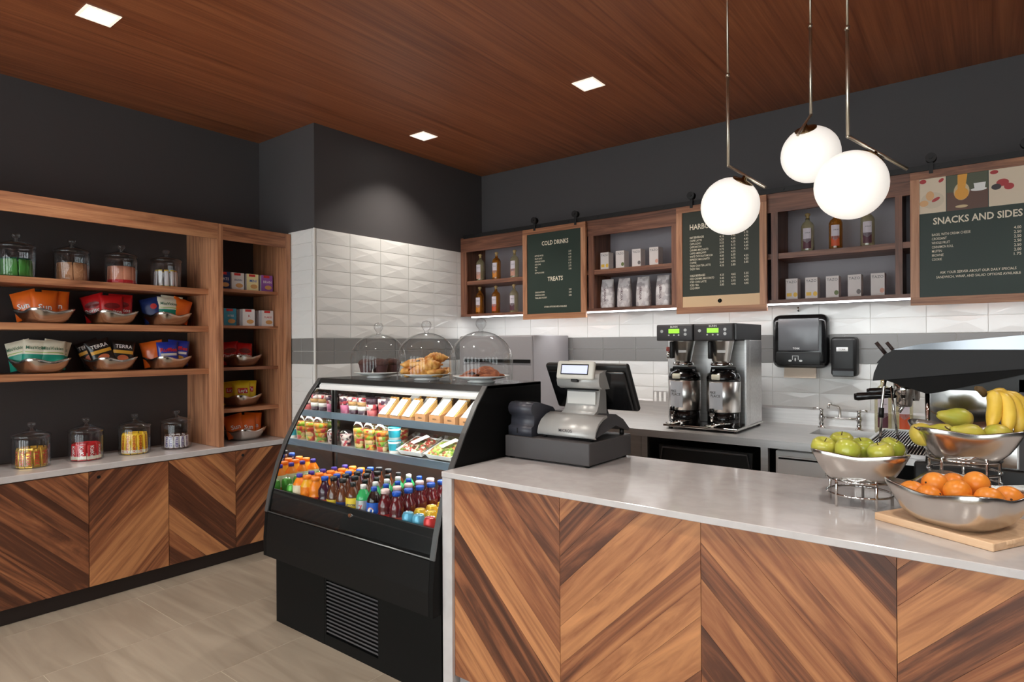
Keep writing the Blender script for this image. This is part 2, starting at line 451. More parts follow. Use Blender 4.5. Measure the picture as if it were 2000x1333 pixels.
# --- wall tiles: white relief tiles and a two-row band of flat grey tiles
TW, TD = 0.339, 0.007
def tile_mesh(wd, ht, kind):
    g = 0.0035
    a, b = wd / 2 - g / 2, ht / 2 - g / 2
    mb = MB()
    if kind == 'grey':
        c = 0.0015
        vs = [(-a, 0, -b), (a, 0, -b), (a, 0, b), (-a, 0, b), (-a, -TD + c, -b), (a, -TD + c, -b), (a, -TD + c, b), (-a, -TD + c, b),
              (-a + c, -TD, -b + c), (a - c, -TD, -b + c), (a - c, -TD, b - c), (-a + c, -TD, b - c)]
        fs = [(0, 1, 5, 4), (1, 2, 6, 5), (2, 3, 7, 6), (3, 0, 4, 7), (4, 5, 9, 8), (5, 6, 10, 9), (6, 7, 11, 10), (7, 4, 8, 11), (8, 9, 10, 11)]
        return mb.add(vs, fs).mesh('tile', 'grey_tile')
    px, pz = (0.28 * a, 0.30 * b) if kind == 'white' else (-0.34 * a, -0.25 * b)
    top = -TD - 0.0042
    vs = [(-a, 0, -b), (a, 0, -b), (a, 0, b), (-a, 0, b), (-a, -TD, -b), (a, -TD, -b), (a, -TD, b), (-a, -TD, b), (px, top, pz), (px - 0.55 * a, top + 0.003, pz - 0.3 * b)]
    fs = [(0, 1, 5, 4), (1, 2, 6, 5), (2, 3, 7, 6), (3, 0, 4, 7), (4, 5, 8), (4, 8, 9), (5, 6, 8), (6, 7, 8), (7, 9, 8), (7, 4, 9)]
    return mb.add(vs, fs).mesh('tile', 'white_tile')
_tc = {}
def tile(wall, axis, plane, c0, c1, z0, z1, kind):
    k = (round(c1 - c0, 3), round(z1 - z0, 3), kind)
    if k not in _tc: _tc[k] = tile_mesh(c1 - c0, z1 - z0, kind)
    c, z = (c0 + c1) / 2, (z0 + z1) / 2
    if axis == 'x': link('tile', _tc[k], wall, (c, plane, z))                      # faces -y
    else: link('tile', _tc[k], wall, (plane, c, z), (0, 0, PI / 2))               # faces +x
def tile_rows(wall, axis, plane, lo, hi, ow, og, rows):
    for ri, (z0, z1, kind) in enumerate(rows):
        o = og if kind == 'grey' else ow
        n0 = math.floor((lo - o) / TW)
        for i in range(n0, n0 + 40):
            a, b = max(lo, o + i * TW), min(hi, o + (i + 1) * TW)
            if b - a < 0.02: continue
            kk = kind if kind == 'grey' else ('white' if (i + ri) % 2 == 0 else 'white_b')
            tile(wall, axis, plane, a, b, z0, z1, kk)
up = [(1.763 + 0.1134 * i, 1.763 + 0.1134 * (i + 1), 'white') for i in range(8)]
grey = [(1.543, 1.653, 'grey'), (1.653, 1.763, 'grey')]
low = [(1.543 - 0.1134 * (i + 1), 1.543 - 0.1134 * i, 'white') for i in range(3)]
# grout beds behind the tiles
trim_n = 0
MB().box(XC - 0.001, YC - 0.006, 1.09, XC + 0.006, YB, 2.672).build('grout_bed', 'grout', wall_c)
MB().box(-4.79, YC - 0.006, 0.9, XC + 0.006, YC + 0.001, 2.672).build('grout_bed', 'grout', wall_c)
MB().box(XC, YB - 0.006, 1.0, 2.0, YB + 0.001, 2.0).build('grout_bed', 'grout', wall_b)
tile_rows(wall_c, 'y', XC + 0.005, YC - 0.004, YB, 3.03, 3.03 + 0.17, low + grey + up)
low2 = low + [(1.543 - 0.1134 * (i + 1), 1.543 - 0.1134 * i, 'white') for i in range(3, 6)]
tile_rows(wall_c, 'x', YC - 0.005, -4.775, XC + 0.004, -4.44, -4.599, low2 + grey + up)
tile_rows(wall_b, 'x', YB - 0.005, XC + 0.012, 1.1, -0.703, -0.703 - 0.17, low + grey + up[:2])
# white corner bead of the tiled column
MB().box(XC + 0.004, YC - 0.016, 0.9, XC + 0.017, YC - 0.004, 2.672).build('trim_1', 'white_plastic', wall_c)

# ================================================================== CHEVRON PANELS
def clip_poly(poly, a, b, c):                     # keep a*x+b*y <= c
    out = []
    for i in range(len(poly)):
        p, q = poly[i], poly[(i + 1) % len(poly)]
        dp, dq = a * p[0] + b * p[1] - c, a * q[0] + b * q[1] - c
        if dp <= 0: out.append(p)
        if (dp < 0) != (dq < 0) and abs(dp - dq) > 1e-12:
            t = dp / (dp - dq); out.append((p[0] + t * (q[0] - p[0]), p[1] + t * (q[1] - p[1])))
    return out
def chevron(parent, wd, ht, up_right, rng, base_rot, th=0.006, off=0.0):
    """diagonal planks clipped to a rectangle wd x ht whose lower-left corner is the parent's origin.
    parent plane: x along the panel, z up, faces -y (local)"""
    ang = PI / 4 if up_right else -PI / 4
    c, s = math.cos(ang), math.sin(ang)
    nx, nz = -s, c                                   # across the planks
    d = [nx * x + nz * z for x, z in ((0, 0), (wd, 0), (wd, ht), (0, ht))]
    t = min(d) - rng.uniform(0.0, 0.06)
    while t < max(d):
        wdt = rng.uniform(0.075, 0.135)
        poly = [(0, 0), (wd, 0), (wd, ht), (0, ht)]
        poly = clip_poly(poly, nx, nz, t + wdt - 0.0004)
        poly = clip_poly(poly, -nx, -nz, -t - 0.0004) if poly else poly
        t += wdt
        # drop repeated corners
        q = []
        for p in poly:
            if not q or (p[0] - q[-1][0]) ** 2 + (p[1] - q[-1][1]) ** 2 > 1e-8: q.append(p)
        if len(q) > 1 and (q[0][0] - q[-1][0]) ** 2 + (q[0][1] - q[-1][1]) ** 2 < 1e-8: q.pop()
        if len(q) < 3: continue
        cx = sum(p[0] for p in q) / len(q); cz = sum(p[1] for p in q) / len(q)
        loc = [((x - cx) * c + (z - cz) * s, -(x - cx) * s + (z - cz) * c) for x, z in q]   # plank frame: grain along local x
        mb = MB(); tt = th + rng.uniform(0, 0.0007)
        mb.prism(loc, -tt, 0.0, 'xz')
        mb.build('plank', 'walnut_plank', parent, (cx, off, cz), (0, -ang, 0))

# ================================================================== LEFT WALL UNIT
XF = -4.735
rng = random.Random(3)
seams = [0.49, 0.994, 1.498, 2.001, 2.505, 3.005]
desc = ['nearest the left edge, planks falling to the right', 'leftmost fully seen door, planks falling to the right', 'with keyhole, planks rising to the right, second from left',
        'with planks falling to the right, beneath tall divider', 'last one beside black display case, with keyhole']
for i in range(5):
    y0, y1 = seams[i], seams[i + 1]
    cab = thing('base_cabinet', 'walnut chevron base cabinet ' + desc[i], 'cabinet', (XF, y0, 0.0), 0.0, 'base cabinets under the left shelves')
    MB().box(XW + 0.005 - XF, 0.001, 0.10, -0.020, y1 - y0 - 0.001, 0.868).build('body', 'charcoal_panel', cab)
    # door plane: local x along +y world, faces +x
    d = MB().box(0, 0, 0, y1 - y0 - 0.004, 0.012, 0.762).build('door', 'walnut_dark', cab, (-0.008, 0.002, 0.104), (0, 0, PI / 2))
    chevron(d, y1 - y0 - 0.004, 0.762, i % 2 == 0 and False or i % 2 == 1 and False or (i in (2, 4)), rng, None)
    if i in (2, 4):
        lk = MB().cyl((0.056, -0.0095, 0.722), (0.056, -0.006, 0.722), 0.011, 16).build('lock', 'black_iron', d)
        MB().box(-0.0015, -0.0105, -0.004, 0.0015, -0.0094, 0.004)
MB().box(-5.2, -1.0, 0.0, -4.77, 3.005, 0.099).build('trim_2', 'dark_kick', kind='structure')
MB().rbox(XW + 0.002, -1.0, 0.871, XF + 0.004, 3.012, 0.912, 0.003, 1, smooth=False).build('worktop', 'quartz', label='long white quartz worktop over the left chevron cabinets', cat='worktop')
su = thing('shelving_unit', 'tall walnut wall shelving unit with dark back holding snacks', 'shelving', (0, 0, 0))
MB().box(XW + 0.001, -1.0, 0.913, XW + 0.012, 3.0, 2.65).build('back_panel', 'charcoal_panel', su)
MB().box(-0.02, -1.71, -0.06, 0.0, 1.71, 0.06).build('crown', 'walnut_y', su, (XF, 0.66, 2.592))
MB().box(-0.02, -0.27, -0.06, 0.0, 0.27, 0.06).build('crown', 'walnut_y', su, (XF, 2.68, 2.592))
MB().box(XW + 0.012, -1.0, 2.632, XF - 0.02, 2.995, 2.65).build('top_board', 'walnut_y', su)
for y0, y1 in ((2.370, 2.411), (2.951, 2.999)):
    MB().box(-0.255, -0.02, -0.869, 0.27, (y1 - y0) - 0.02, 0.869).build('upright', 'walnut_z_lit', su, (XF - 0.27, y0 + 0.02, 1.783))
for z0, z1 in ((2.108, 2.152), (1.813, 1.857), (1.482, 1.524)):
    MB().box(-0.183, -1.685, 0, 0.183, 1.685, z1 - z0).build('shelf', 'walnut_y', su, (-4.886 - 0.183, 0.684, z0))
for z0, z1 in ((2.138, 2.163), (1.846, 1.867), (1.503, 1.527), (1.162, 1.194)):
    MB().box(-0.198, -0.27, 0, 0.198, 0.27, z1 - z0).build('shelf', 'walnut_y', su, (-4.857 - 0.198, 2.681, z0))

# ================================================================== FRONT COUNTER
ZC = 1.10
counter = thing('service_counter', 'walnut chevron service counter with white waterfall end', 'counter', (0, 0, 0))
MB().box(-1.985, 2.135, 0.0, 1.0, 2.93, 1.074).build('body', 'grey_enamel', counter)
px = [-2.0, -1.408, -0.814, -0.226, 0.366, 0.958]
rng = random.Random(12)
for i in range(5):
    p = MB().box(0, 0, 0, px[i + 1] - px[i] - 0.002, 0.012, 0.926).build('front_panel', 'walnut_dark', counter, (px[i] + 0.001, 2.122, 0.147))
    chevron(p, px[i + 1] - px[i] - 0.002, 0.926, i % 2 == 1, rng, None)
MB().box(-1.95, 2.17, 0.0, 1.0, 2.2, 0.145).build('kick', 'dark_kick', counter)
ctop = thing('countertop', 'white quartz top and waterfall end of the service counter', 'countertop', (0, 0, 0))
MB().rbox(-2.064, 2.096, 1.0745, 1.0, 3.0, ZC, 0.002, 1, smooth=False).build('slab', 'quartz', ctop)
MB().rbox(-2.062, 2.098, 0.0, -2.0005, 2.99, 1.0742, 0.002, 1, smooth=False).build('end_panel', 'quartz', ctop)

# ================================================================== BACK COUNTER (stainless)
ZS = 1.075
bc = thing('steel_counter', 'stainless steel back counter with sink along tiled wall', 'counter', (0, 0, 0))
YF = 4.14
SX0, SX1, SY0, SY1 = -1.0, -0.58, 4.60, 4.93
mb = MB()
for a in ((-3.27, YF, SX0, YB - 0.03), (SX1, YF, -0.3, YB - 0.03), (SX0, YF, SX1, SY0), (SX0, SY1, SX1, YB - 0.03)):
    mb.box(a[0], a[1], ZS - 0.05, a[2], a[3], ZS)
mb.build('top', 'steel', bc)
mb = MB(); mb.box(SX0, SY0, ZS - 0.22, SX1, SY1, ZS - 0.215); mb.box(SX0 - .004, SY0, ZS - 0.22, SX0, SY1, ZS - .05); mb.box(SX1, SY0, ZS - 0.22, SX1 + .004, SY1, ZS - .05)
mb.box(SX0, SY0 - .004, ZS - 0.22, SX1, SY0, ZS - .05); mb.box(SX0, SY1, ZS - 0.22, SX1, SY1 + .004, ZS - .05)
mb.build('basin', 'steel', bc)
MB().box(-3.27, YB - 0.034, ZS, 0.9, YB - 0.014, 1.19).build('splashback', 'steel', bc)
mb = MB(); mb.prism([(YB - 0.036, 1.19), (YB - 0.014, 1.205), (YB - 0.014, 1.19)], -3.27, 0.9, 'yz'); mb.build('splashback_cap', 'steel', bc)
for x0, x1 in ((-2.048, -2.0), (-1.20, -1.155)):
    MB().box(x0, YF + 0.03, 0.0, x1, YF + 0.07, ZS - 0.05).build('leg', 'steel', bc)
    MB().box(x0, YB - 0.2, 0.0, x1, YB - 0.16, ZS - 0.05).build('leg', 'steel', bc)
MB().box(-2.0, YF + 0.55, 0.12, -1.2, YF + 0.57, ZS - 0.05).build('rear_panel', 'black_matte', bc)
MB().box(-3.26, YF + 0.05, 0.02, -2.06, YF + 0.6, ZS - 0.05).build('front_panel', 'steel', bc)
fr = thing('undercounter_fridge', 'grey steel undercounter fridge right of the dark open bay', 'fridge', (0, 0, 0))
MB().rbox(-1.115, YF + 0.06, 0.05, -0.35, YF + 0.44, ZS - 0.07, 0.006).build('body', 'fridge_lit', fr)
MB().rbox(-1.10, YF + 0.035, 0.08, -0.36, YF + 0.06, ZS - 0.10, 0.005).build('door', 'fridge_lit', fr)
MB().box(-1.09, YF + 0.03, ZS - 0.118, -0.37, YF + 0.036, ZS - 0.108).build('handle_groove', 'black_matte', fr)
bn = thing('waste_bin', 'black tilted bin in the open bay below the coffee brewer', 'bin', (-1.6, YF + 0.24, 0.0))
MB().prism([(-0.30, 0.15), (0.30, 0.15), (0.335, 0.965), (-0.335, 0.965)], -0.16, 0.22, 'xz').build('body', 'black_satin', bn)
mb = MB(); mb.tube([(-0.335, -0.165, 0.75), (-0.30, -0.17, 0.95), (0.30, -0.17, 0.95), (0.335, -0.165, 0.75)], 0.008, 8); mb.build('rim', 'graphite', bn)
gf = thing('bar_refrigerator', 'light grey upright refrigerator left of the steel counter', 'fridge', (0, 0, 0))
MB().rbox(-4.18, 4.52, 0.0, -3.275, 5.1, 1.785, 0.008).build('body', 'grey_enamel', gf)
MB().rbox(-4.17, 4.50, 0.08, -3.285, 4.52, 1.775, 0.006).build('door', 'grey_enamel', gf)
MB().box(-4.10, 4.493, 1.53, -3.30, 4.501, 1.562).build('handle_groove', 'black_matte', gf)

# ================================================================== UPPER CABINETS ON THE BACK WALL
YA = 4.78
uc = thing('wall_cabinet', 'long walnut wall cabinet with open shelves behind menu boards', 'cabinet', (0, 0, 0))
Z0, Z1 = 1.992, 2.815
stiles = [(-4.405, -4.325), (-3.56, -3.50), (-2.856, -2.803), (-2.07, -2.02), (-1.292, -1.245), (-0.509, -0.468), (0.28, 0.33), (1.06, 1.1)]
MB().box(-2.755, -0.01, -0.076, 2.755, 0.01, 0.076).build('fascia', 'walnut_dark', uc, (-1.65, YA + 0.01, 2.739))
MB().box(-2.755, -0.01, -0.013, 2.755, 0.01, 0.013).build('bottom_rail', 'walnut_dark', uc, (-1.65, YA + 0.01, Z0 + 0.013))
MB().box(-2.755, -0.17, -0.009, 2.755, 0.17, 0.009).build('bottom_board', 'walnut_dark', uc, (-1.65, YA + 0.19, Z0 + 0.013))
MB().box(-2.755, -0.17, -0.009, 2.755, 0.17, 0.009).build('top_board', 'walnut_dark', uc, (-1.65, YA + 0.19, 2.80))
MB().box(-4.40, YB - 0.02, Z0, 1.1, YB - 0.008, Z1).build('back_panel', 'cabinet_back', uc)
for x0, x1 in stiles:
    MB().box(-(x1 - x0) / 2, -0.01, -0.323, (x1 - x0) / 2, 0.01, 0.323).build('stile', 'walnut_dark_z', uc, ((x0 + x1) / 2, YA + 0.01, 2.341))
    MB().box(-0.011, -0.165, -0.39, 0.011, 0.165, 0.39).build('divider', 'walnut_dark_z', uc, ((x0 + x1) / 2, YA + 0.186, 2.403))
for i in range(7):
    a, b = stiles[i][1], stiles[i + 1][0]
    MB().box(-(b - a) / 2 - .012, -0.165, -0.02, (b - a) / 2 + .012, 0.165, 0.02).build('shelf', 'walnut_dark', uc, ((a + b) / 2, YA + 0.175, 2.340))
for k, (x0, x1) in enumerate(((-4.27, -0.30), (-0.24, 1.08))):
    ls = MB().box(x0, YA + 0.012, Z0 - 0.013, x1, YA + 0.03, Z0 - 0.001).build('led_strip', 'led_white', uc)
    ld = bpy.data.lights.new('led_strip_lamp', 'AREA'); ld.shape = 'RECTANGLE'; ld.size = x1 - x0; ld.size_y = 0.02; ld.energy = STRIP_W * (x1 - x0); ld.color = (0.96, 0.98, 1.0)
    lo = bpy.data.objects.new('led_strip_lamp', ld); COL.objects.link(lo); lo.parent = uc; lo.location = ((x0 + x1) / 2, YA + 0.021, Z0 - 0.016)
# sliding-door rail
rail = thing('sliding_rail', 'black steel rail along the top of the wall cabinet', 'rail', (0, 0, 0))
MB().box(-4.35, YA - 0.016, 2.803, 1.1, YA - 0.008, 2.84).build('bar', 'black_iron', rail)
for i in range(18):
    x = -4.3 + 0.31 * i
    MB().cyl((x, YA - 0.022, 2.822), (x, YA, 2.822), 0.008, 8).build('bolt', 'black_iron', rail)

# --- menu boards that hang from the rail
def menu_board(name, label, x0, x1, panel, rollers, full=True):
    t = thing(name, label, 'menu board', (x0, YA - 0.040, 1.938), 0.0)
    W, H, fw = x1 - x0, 0.857, 0.05
    for a in ((0, 0, W, fw), (0, H - fw, W, H)):
        MB().box(-W / 2, -0.013, -fw / 2, W / 2, 0.013, fw / 2).build('frame_rail', 'walnut', t, (W / 2, 0.013, (a[1] + a[3]) / 2))
    for xx in (fw / 2, W - fw / 2):
        MB().box(-fw / 2, -0.0128, -(H - 2 * fw) / 2, fw / 2, 0.013, (H - 2 * fw) / 2).build('frame_stile', 'walnut_z_lit', t, (xx, 0.013, H / 2))
    MB().box(fw, 0.008, fw, W - fw, 0.016, H - fw).build('panel', panel, t)
    for rx in rollers:
        r = MB().box(-0.011, 0.002, H - 0.02, 0.011, 0.008, H + 0.075).build('hanger_strap', 'black_iron', t, (rx - x0, -0.006, 0))
        MB().cyl((0, -0.012, H + 0.078), (0, 0.030, H + 0.078), 0.030, 18).build('roller', 'black_iron', r)
        MB().cyl((0, -0.02, H + 0.078), (0, -0.012, H + 0.078), 0.010, 8).build('axle_nut', 'black_iron', r)
    return t, W, H
b1, W, H = menu_board('menu_board', 'green menu board headed COLD DRINKS in walnut frame', -3.562, -2.862, 'board_green', (-3.42, -2.965))
TL = lambda *p, **k: text_line(b1, 'cream_print', *p, **k)
TL('COLD DRINKS', 0.056, W / 2 + 0.018, 0.690, 0.0072, 'CENTER', 0.02, fit=0.295)
for i, s in enumerate(('BOTTLED WATER', 'FRUIT JUICE', 'SPARKLING WATER', 'SODA CANS', 'MILK', 'TEA', 'BOTTLED COFFEE')):
    TL(s, 0.020, 0.140, 0.590 - 0.0268 * i, 0.0072, fit=0.0075 * len(s))
    TL(('2.50', '2.95', '3.25', '2.25', '1.95', '2.75', '3.50')[i], 0.021, 0.548, 0.604 - 0.0268 * i, 0.0072, 'RIGHT', 0.008, fit=0.03)
TL('TREATS', 0.056, W / 2 + 0.02, 0.352, 0.0072, 'CENTER', 0.02, fit=0.17)
for i, s in enumerate(('CHOCOLATE BAR', 'GRANOLA CHIPS', 'TRAIL MIX PACKET')):
    TL(s, 0.020, 0.140, 0.246 - 0.0268 * i, 0.0072, fit=0.0085 * len(s)); TL(('2.00', '2.50', '3.00')[i], 0.021, 0.548, 0.256 - 0.0268 * i, 0.0072, 'RIGHT', 0.008, fit=0.03)
TL('OTHER OPTIONS ARE AVAILABLE', 0.021, W / 2 + 0.02, 0.105, 0.0072, 'CENTER', 0.010, fit=0.25)
b2, W, H = menu_board('menu_board', 'olive green menu board headed HARBOR behind a globe lamp', -2.012, -1.314, 'board_olive', (-1.885, -1.44))
MB().box(0.05, 0.0055, 0.05, W - 0.05, 0.009, 0.135).build('footer_strip', 'board_beige', b2)
TL = lambda *p, **k: text_line(b2, 'cream_print', *p, **k)
TL('HARBOR', 0.060, 0.108, 0.665, 0.0072, 'LEFT', 0.018, fit=0.19)
names = ['HOT BEVERAGES', 'CAFFE LATTE', 'CAPPUCCINO', 'CAFFE MOCHA', 'CARAMEL MACCHIATO', 'CAFFE AMERICANO', 'WHITE CHOCOLATE MOCHA', 'ESPRESSO MACCHIATO', 'COFFEE', 'TAZO CHAI TEA LATTE', 'TAZO TEAS']
for i, s in enumerate(names):
    TL(s, 0.0225, 0.110, 0.594 - 0.0250 * i, 0.0072, 'LEFT', 0.014 if i == 0 else 0.004, fit=0.0088 * len(s))
for i, s in enumerate(('SHORT', 'TALL', 'GRANDE')): TL(s, 0.016, (0.382, 0.470, 0.566)[i], 0.632, 0.0072, 'RIGHT', 0.006, fit=0.040)
for c, xx in enumerate((0.382, 0.470, 0.566)):
    for i in range(10):
        if c == 2 and i == 6: continue
        v = '%d.%02d' % ((3, 4, 4)[c] + (i * 7 % 3 == 0), (15, 45, 75, 25, 65, 95, 55, 35, 85, 5)[(i * 3 + c) % 10])
        TL(v, 0.0225, xx, 0.581 - 0.0250 * (i - (0.0 if c < 2 else 0.45)), 0.0072, 'RIGHT', 0.008, fit=0.032)
for i, s in enumerate(('COLD BEVERAGES', 'ICED CARAMEL MACCHIATO', 'ICED CHAI LATTE', 'ICED TEA', 'COLD BREW')):
    z = 0.292 - 0.0250 * i
    TL(s, 0.0225, 0.110, z, 0.0072, 'LEFT', 0.014 if i == 0 else 0.004, fit=0.0088 * len(s))
    if i:
        for c, xx in enumerate((0.382, 0.470, 0.566)): TL(('4.25', '4.65', '5.25', '3.45', '4.15', '4.75', '2.95', '3.95', '4.45', '3.85', '4.45', '4.95')[(i - 1) * 3 + c], 0.0225, xx, z + 0.016, 0.0072, 'RIGHT', 0.008, fit=0.032)
mb = MB(); mb.lathe([(0.016, 0), (0.012, 0)], 24); mb.box(-0.003, -0.009, 0, 0.003, 0.009, 0.0003); mb.build('emblem', 'board_olive', b2, (W / 2, 0.005, 0.092), FACE_Y)
b3, W, H = menu_board('menu_board', 'menu board headed SNACKS AND SIDES with food photos on top', -0.421, 0.279, 'board_green', (-0.307, 0.16))
# the printed photo strip: flat prints
plain('print_cream', 226, 206, 180); plain('print_plate', 214, 196, 170); plain('print_wood', 92, 52, 30); plain('print_leaf', 74, 78, 52); plain('print_juice', 232, 162, 50)
plain('print_berry', 176, 34, 36); plain('print_black', 46, 30, 36); plain('print_crust', 224, 172, 118); plain('print_glass', 214, 186, 140)
ph = thing; yq = 0.0072
def prt(name, geo, mat, dy):
    return geo.build(name, mat, b3, (0, yq - dy, 0), FACE_Y)
def disc(mb, x, y, rx, ry, n=20, rot=0.0):
    c, s = math.cos(rot), math.sin(rot)
    mb.add([(x + rx * math.cos(2 * PI * i / n) * c - ry * math.sin(2 * PI * i / n) * s, y + rx * math.cos(2 * PI * i / n) * s + ry * math.sin(2 * PI * i / n) * c, 0) for i in range(n)], [tuple(range(n))])
    return mb
def rect(x0, y0, x1, y1): return MB().add([(x0, y0, 0), (x1, y0, 0), (x1, y1, 0), (x0, y1, 0)], [(0, 1, 2, 3)])
PT, PB = 0.807, 0.585
prt('photo_pastry', rect(0.05, PB, 0.190, PT), 'print_cream', 0.0)
prt('photo_drink', rect(0.194, PB, 0.400, PT), 'print_wood', 0.0)
prt('photo_berries', rect(0.404, PB, W - 0.05, PT), 'print_cream', 0.0)
prt('photo_leaves', rect(0.194, 0.70, 0.400, PT), 'print_leaf', 0.0005)
m = disc(MB(), 0.12, 0.665, 0.062, 0.052); prt('printed_plate', m, 'print_plate', 0.0005)
prt('printed_croissant', disc(MB(), 0.107, 0.695, 0.022, 0.03), 'print_crust', 0.001)
prt('printed_croissant', disc(MB(), 0.075, 0.65, 0.024, 0.02), 'print_crust', 0.0011)
for q in ((0.138, 0.668, 0.024, 0.010, 0.5), (0.07, 0.790, 0.018, 0.014, 0), (0.166, 0.785, 0.016, 0.010, 0.7)): prt('printed_redcurrants', disc(MB(), q[0], q[1], q[2], q[3], rot=q[4]), 'print_berry', 0.0012)
prt('printed_glass', disc(MB(), 0.270, 0.70, 0.040, 0.055), 'print_glass', 0.0008)
prt('printed_glass_foot', disc(MB(), 0.270, 0.607, 0.032, 0.009), 'print_glass', 0.0008)
m = disc(MB(), 0.270, 0.685, 0.036, 0.038); prt('printed_juice', m, 'print_juice', 0.0012)
prt('printed_pour', MB().add([(0.25, 0.69, 0), (0.285, 0.69, 0), (0.30, PT - .002, 0), (0.25, PT - .002, 0)], [(0, 1, 2, 3)]), 'print_juice', 0.0016)
prt('printed_saucer', disc(MB(), 0.355, 0.70, 0.040, 0.010), 'white_print', 0.0012)
prt('printed_cup', MB().add([(0.335, 0.705, 0), (0.385, 0.705, 0), (0.39, 0.74, 0), (0.33, 0.74, 0)], [(0, 1, 2, 3)]), 'white_print', 0.0015)
m = disc(MB(), 0.44, 0.700, 0.024, 0.018); prt('printed_blackberry', m, 'print_black', 0.0012)
for i, q in enumerate(((0.47, 0.722, 0.030, 0.022), (0.50, 0.695, 0.024, 0.02), (0.43, 0.79, 0.02, 0.012))): prt('printed_strawberry', disc(MB(), *q), 'print_berry', 0.001 + .0001 * i)
TL = lambda *p, **k: text_line(b3, 'cream_print', *p, **k)
TL('SNACKS AND SIDES', 0.060, 0.122, 0.510, 0.0068, 'LEFT', 0.022, fit=0.440)
for i, s in enumerate(('BAGEL WITH CREAM CHEESE', 'CROISSANT', 'WHOLE FRUIT', 'CINNAMON ROLL', 'MUFFIN', 'BROWNIE', 'COOKIE')):
    TL(s, 0.0225, 0.115, 0.437 - 0.0262 * i, 0.0068, 'LEFT', 0.004, fit=0.0086 * len(s)); TL(('4.00', '2.50', '2.50', '2.50', '2.50', '2.00', '1.75')[i], 0.0235, 0.556, 0.437 - 0.0262 * i, 0.0068, 'RIGHT', 0.008, fit=0.034)
TL('ASK YOUR SERVER ABOUT OUR DAILY SPECIALS', 0.0215, 0.345, 0.195, 0.0068, 'CENTER', 0.008, fit=0.375)
TL('SANDWICH, WRAP, AND SALAD OPTIONS AVAILABLE', 0.0215, 0.345, 0.166, 0.0068, 'CENTER', 0.008, fit=0.415)

# ================================================================== CEILING DOWNLIGHTS
def downlight(x, y, label):
    t = thing('downlight', label, 'ceiling light', (x, y, CEIL), 0.0, 'square recessed downlights')
    h, q = 0.086, 0.070
    mb = MB()
    for a in ((-h, -h, h, -q), (-h, q, h, h), (-h, -q, -q, q), (q, -q, h, q)): mb.box(a[0], a[1], -0.004, a[2], a[3], 0.002)
    mb.build('frame', 'downlight_trim', t)
    MB().box(-q, -q, -0.0025, q, q, 0.001).build('lens', 'downlight_lens', t)
    ld = bpy.data.lights.new('downlight_lamp', 'AREA'); ld.shape = 'SQUARE'; ld.size = 0.15; ld.energy = DOWNLIGHT_W; ld.color = (1.0, 0.93, 0.84); ld.spread = math.radians(105)
    lo = bpy.data.objects.new('downlight_lamp', ld); COL.objects.link(lo); lo.parent = t; lo.location = (0, 0, -0.012)
downlight(-3.92, 1.30, 'square recessed ceiling light near the left shelves, upper left')
downlight(-2.255, 3.79, 'square recessed ceiling light in the middle, before the menu boards')
downlight(-3.955, 3.82, 'square recessed ceiling light beside the tiled column')
for x, y, wh in ((-2.25, 1.30, 'above the open floor'), (-0.58, 1.30, 'before the service counter'), (-3.92, -1.22, 'near the left window'), (-2.25, -1.22, 'near the second window'), (-0.58, -1.22, 'near the middle window'), (1.1, 1.3, 'right of the viewer'), (1.1, 3.79, 'above the right end of bar')):
    downlight(x, y, 'square recessed ceiling light out of view, ' + wh)

# ================================================================== GLOBE PENDANTS
def pendant(c, hdir, label):
    """opal globe hung on an angled arm at the foot of a vertical rod; hdir = horizontal direction of the arm"""
    h = Vector((hdir[0], hdir[1], 0)).normalized(); al = math.radians(36); zu = Vector((0, 0, 1))
    d = h * math.cos(al) - zu * math.sin(al)
    n = -h * math.sin(al) - zu * math.cos(al)
    C = Vector((0, 0, 0)); mid = C - n * 0.143; el = mid - d * 0.115; en = mid + d * 0.125
    t = thing('globe_pendant', label, 'pendant lamp', c, 0.0, 'opal globe pendant lamps')
    MB().sphere((0, 0, 0), 0.1255, 32, 20).build('globe', 'opal_glass', t)
    q = (-n).to_track_quat('Z', 'Y').to_matrix().to_4x4()
    MB().lathe([(0.0, 0.1205), (0.046, 0.1165), (0.046, 0.1215), (0.012, 0.128), (0.008, 0.143)], 24, T=q).build('cap', 'brass_cap', t)
    top = CEIL - c[2]
    MB().tube([el - d * 0.004, en], 0.0062, 10).build('arm', 'nickel', t)
    mb = MB(); mb.cyl(el, (el.x, el.y, el.z + 0.40), 0.0068, 10); mb.sphere(el, 0.0075, 10, 6); mb.build('lower_rod', 'nickel', t)
    MB().cyl((el.x, el.y, el.z + 0.40), (el.x, el.y, top - 0.002), 0.0045, 10).build('upper_rod', 'nickel', t)
    MB().cyl((el.x - 0.002, el.y, el.z + 0.397), (el.x + 0.002, el.y, el.z + 0.412), 0.0085, 10).build('collar', 'nickel', t)
    MB().lathe([(0.055, -0.02), (0.055, -0.003), (0.0, -0.001)], 24).build('canopy', 'nickel', t, (el.x, el.y, top))
Rv, Fv = (0.7885, 0.615), (-0.615, 0.7885)
def mix(a, b): return (Rv[0] * a + Fv[0] * b, Rv[1] * a + Fv[1] * b)
pendant((-0.922, 2.768, 2.311), mix(0.5, -0.87), 'leftmost and lowest opal glass globe pendant on bent nickel rod')
pendant((-0.650, 3.044, 2.555), mix(-0.66, -0.75), 'highest opal glass globe pendant, middle one of three')
pendant((-0.416, 2.593, 2.287), mix(0.95, -0.30), 'largest looking opal glass globe pendant, rightmost of three')

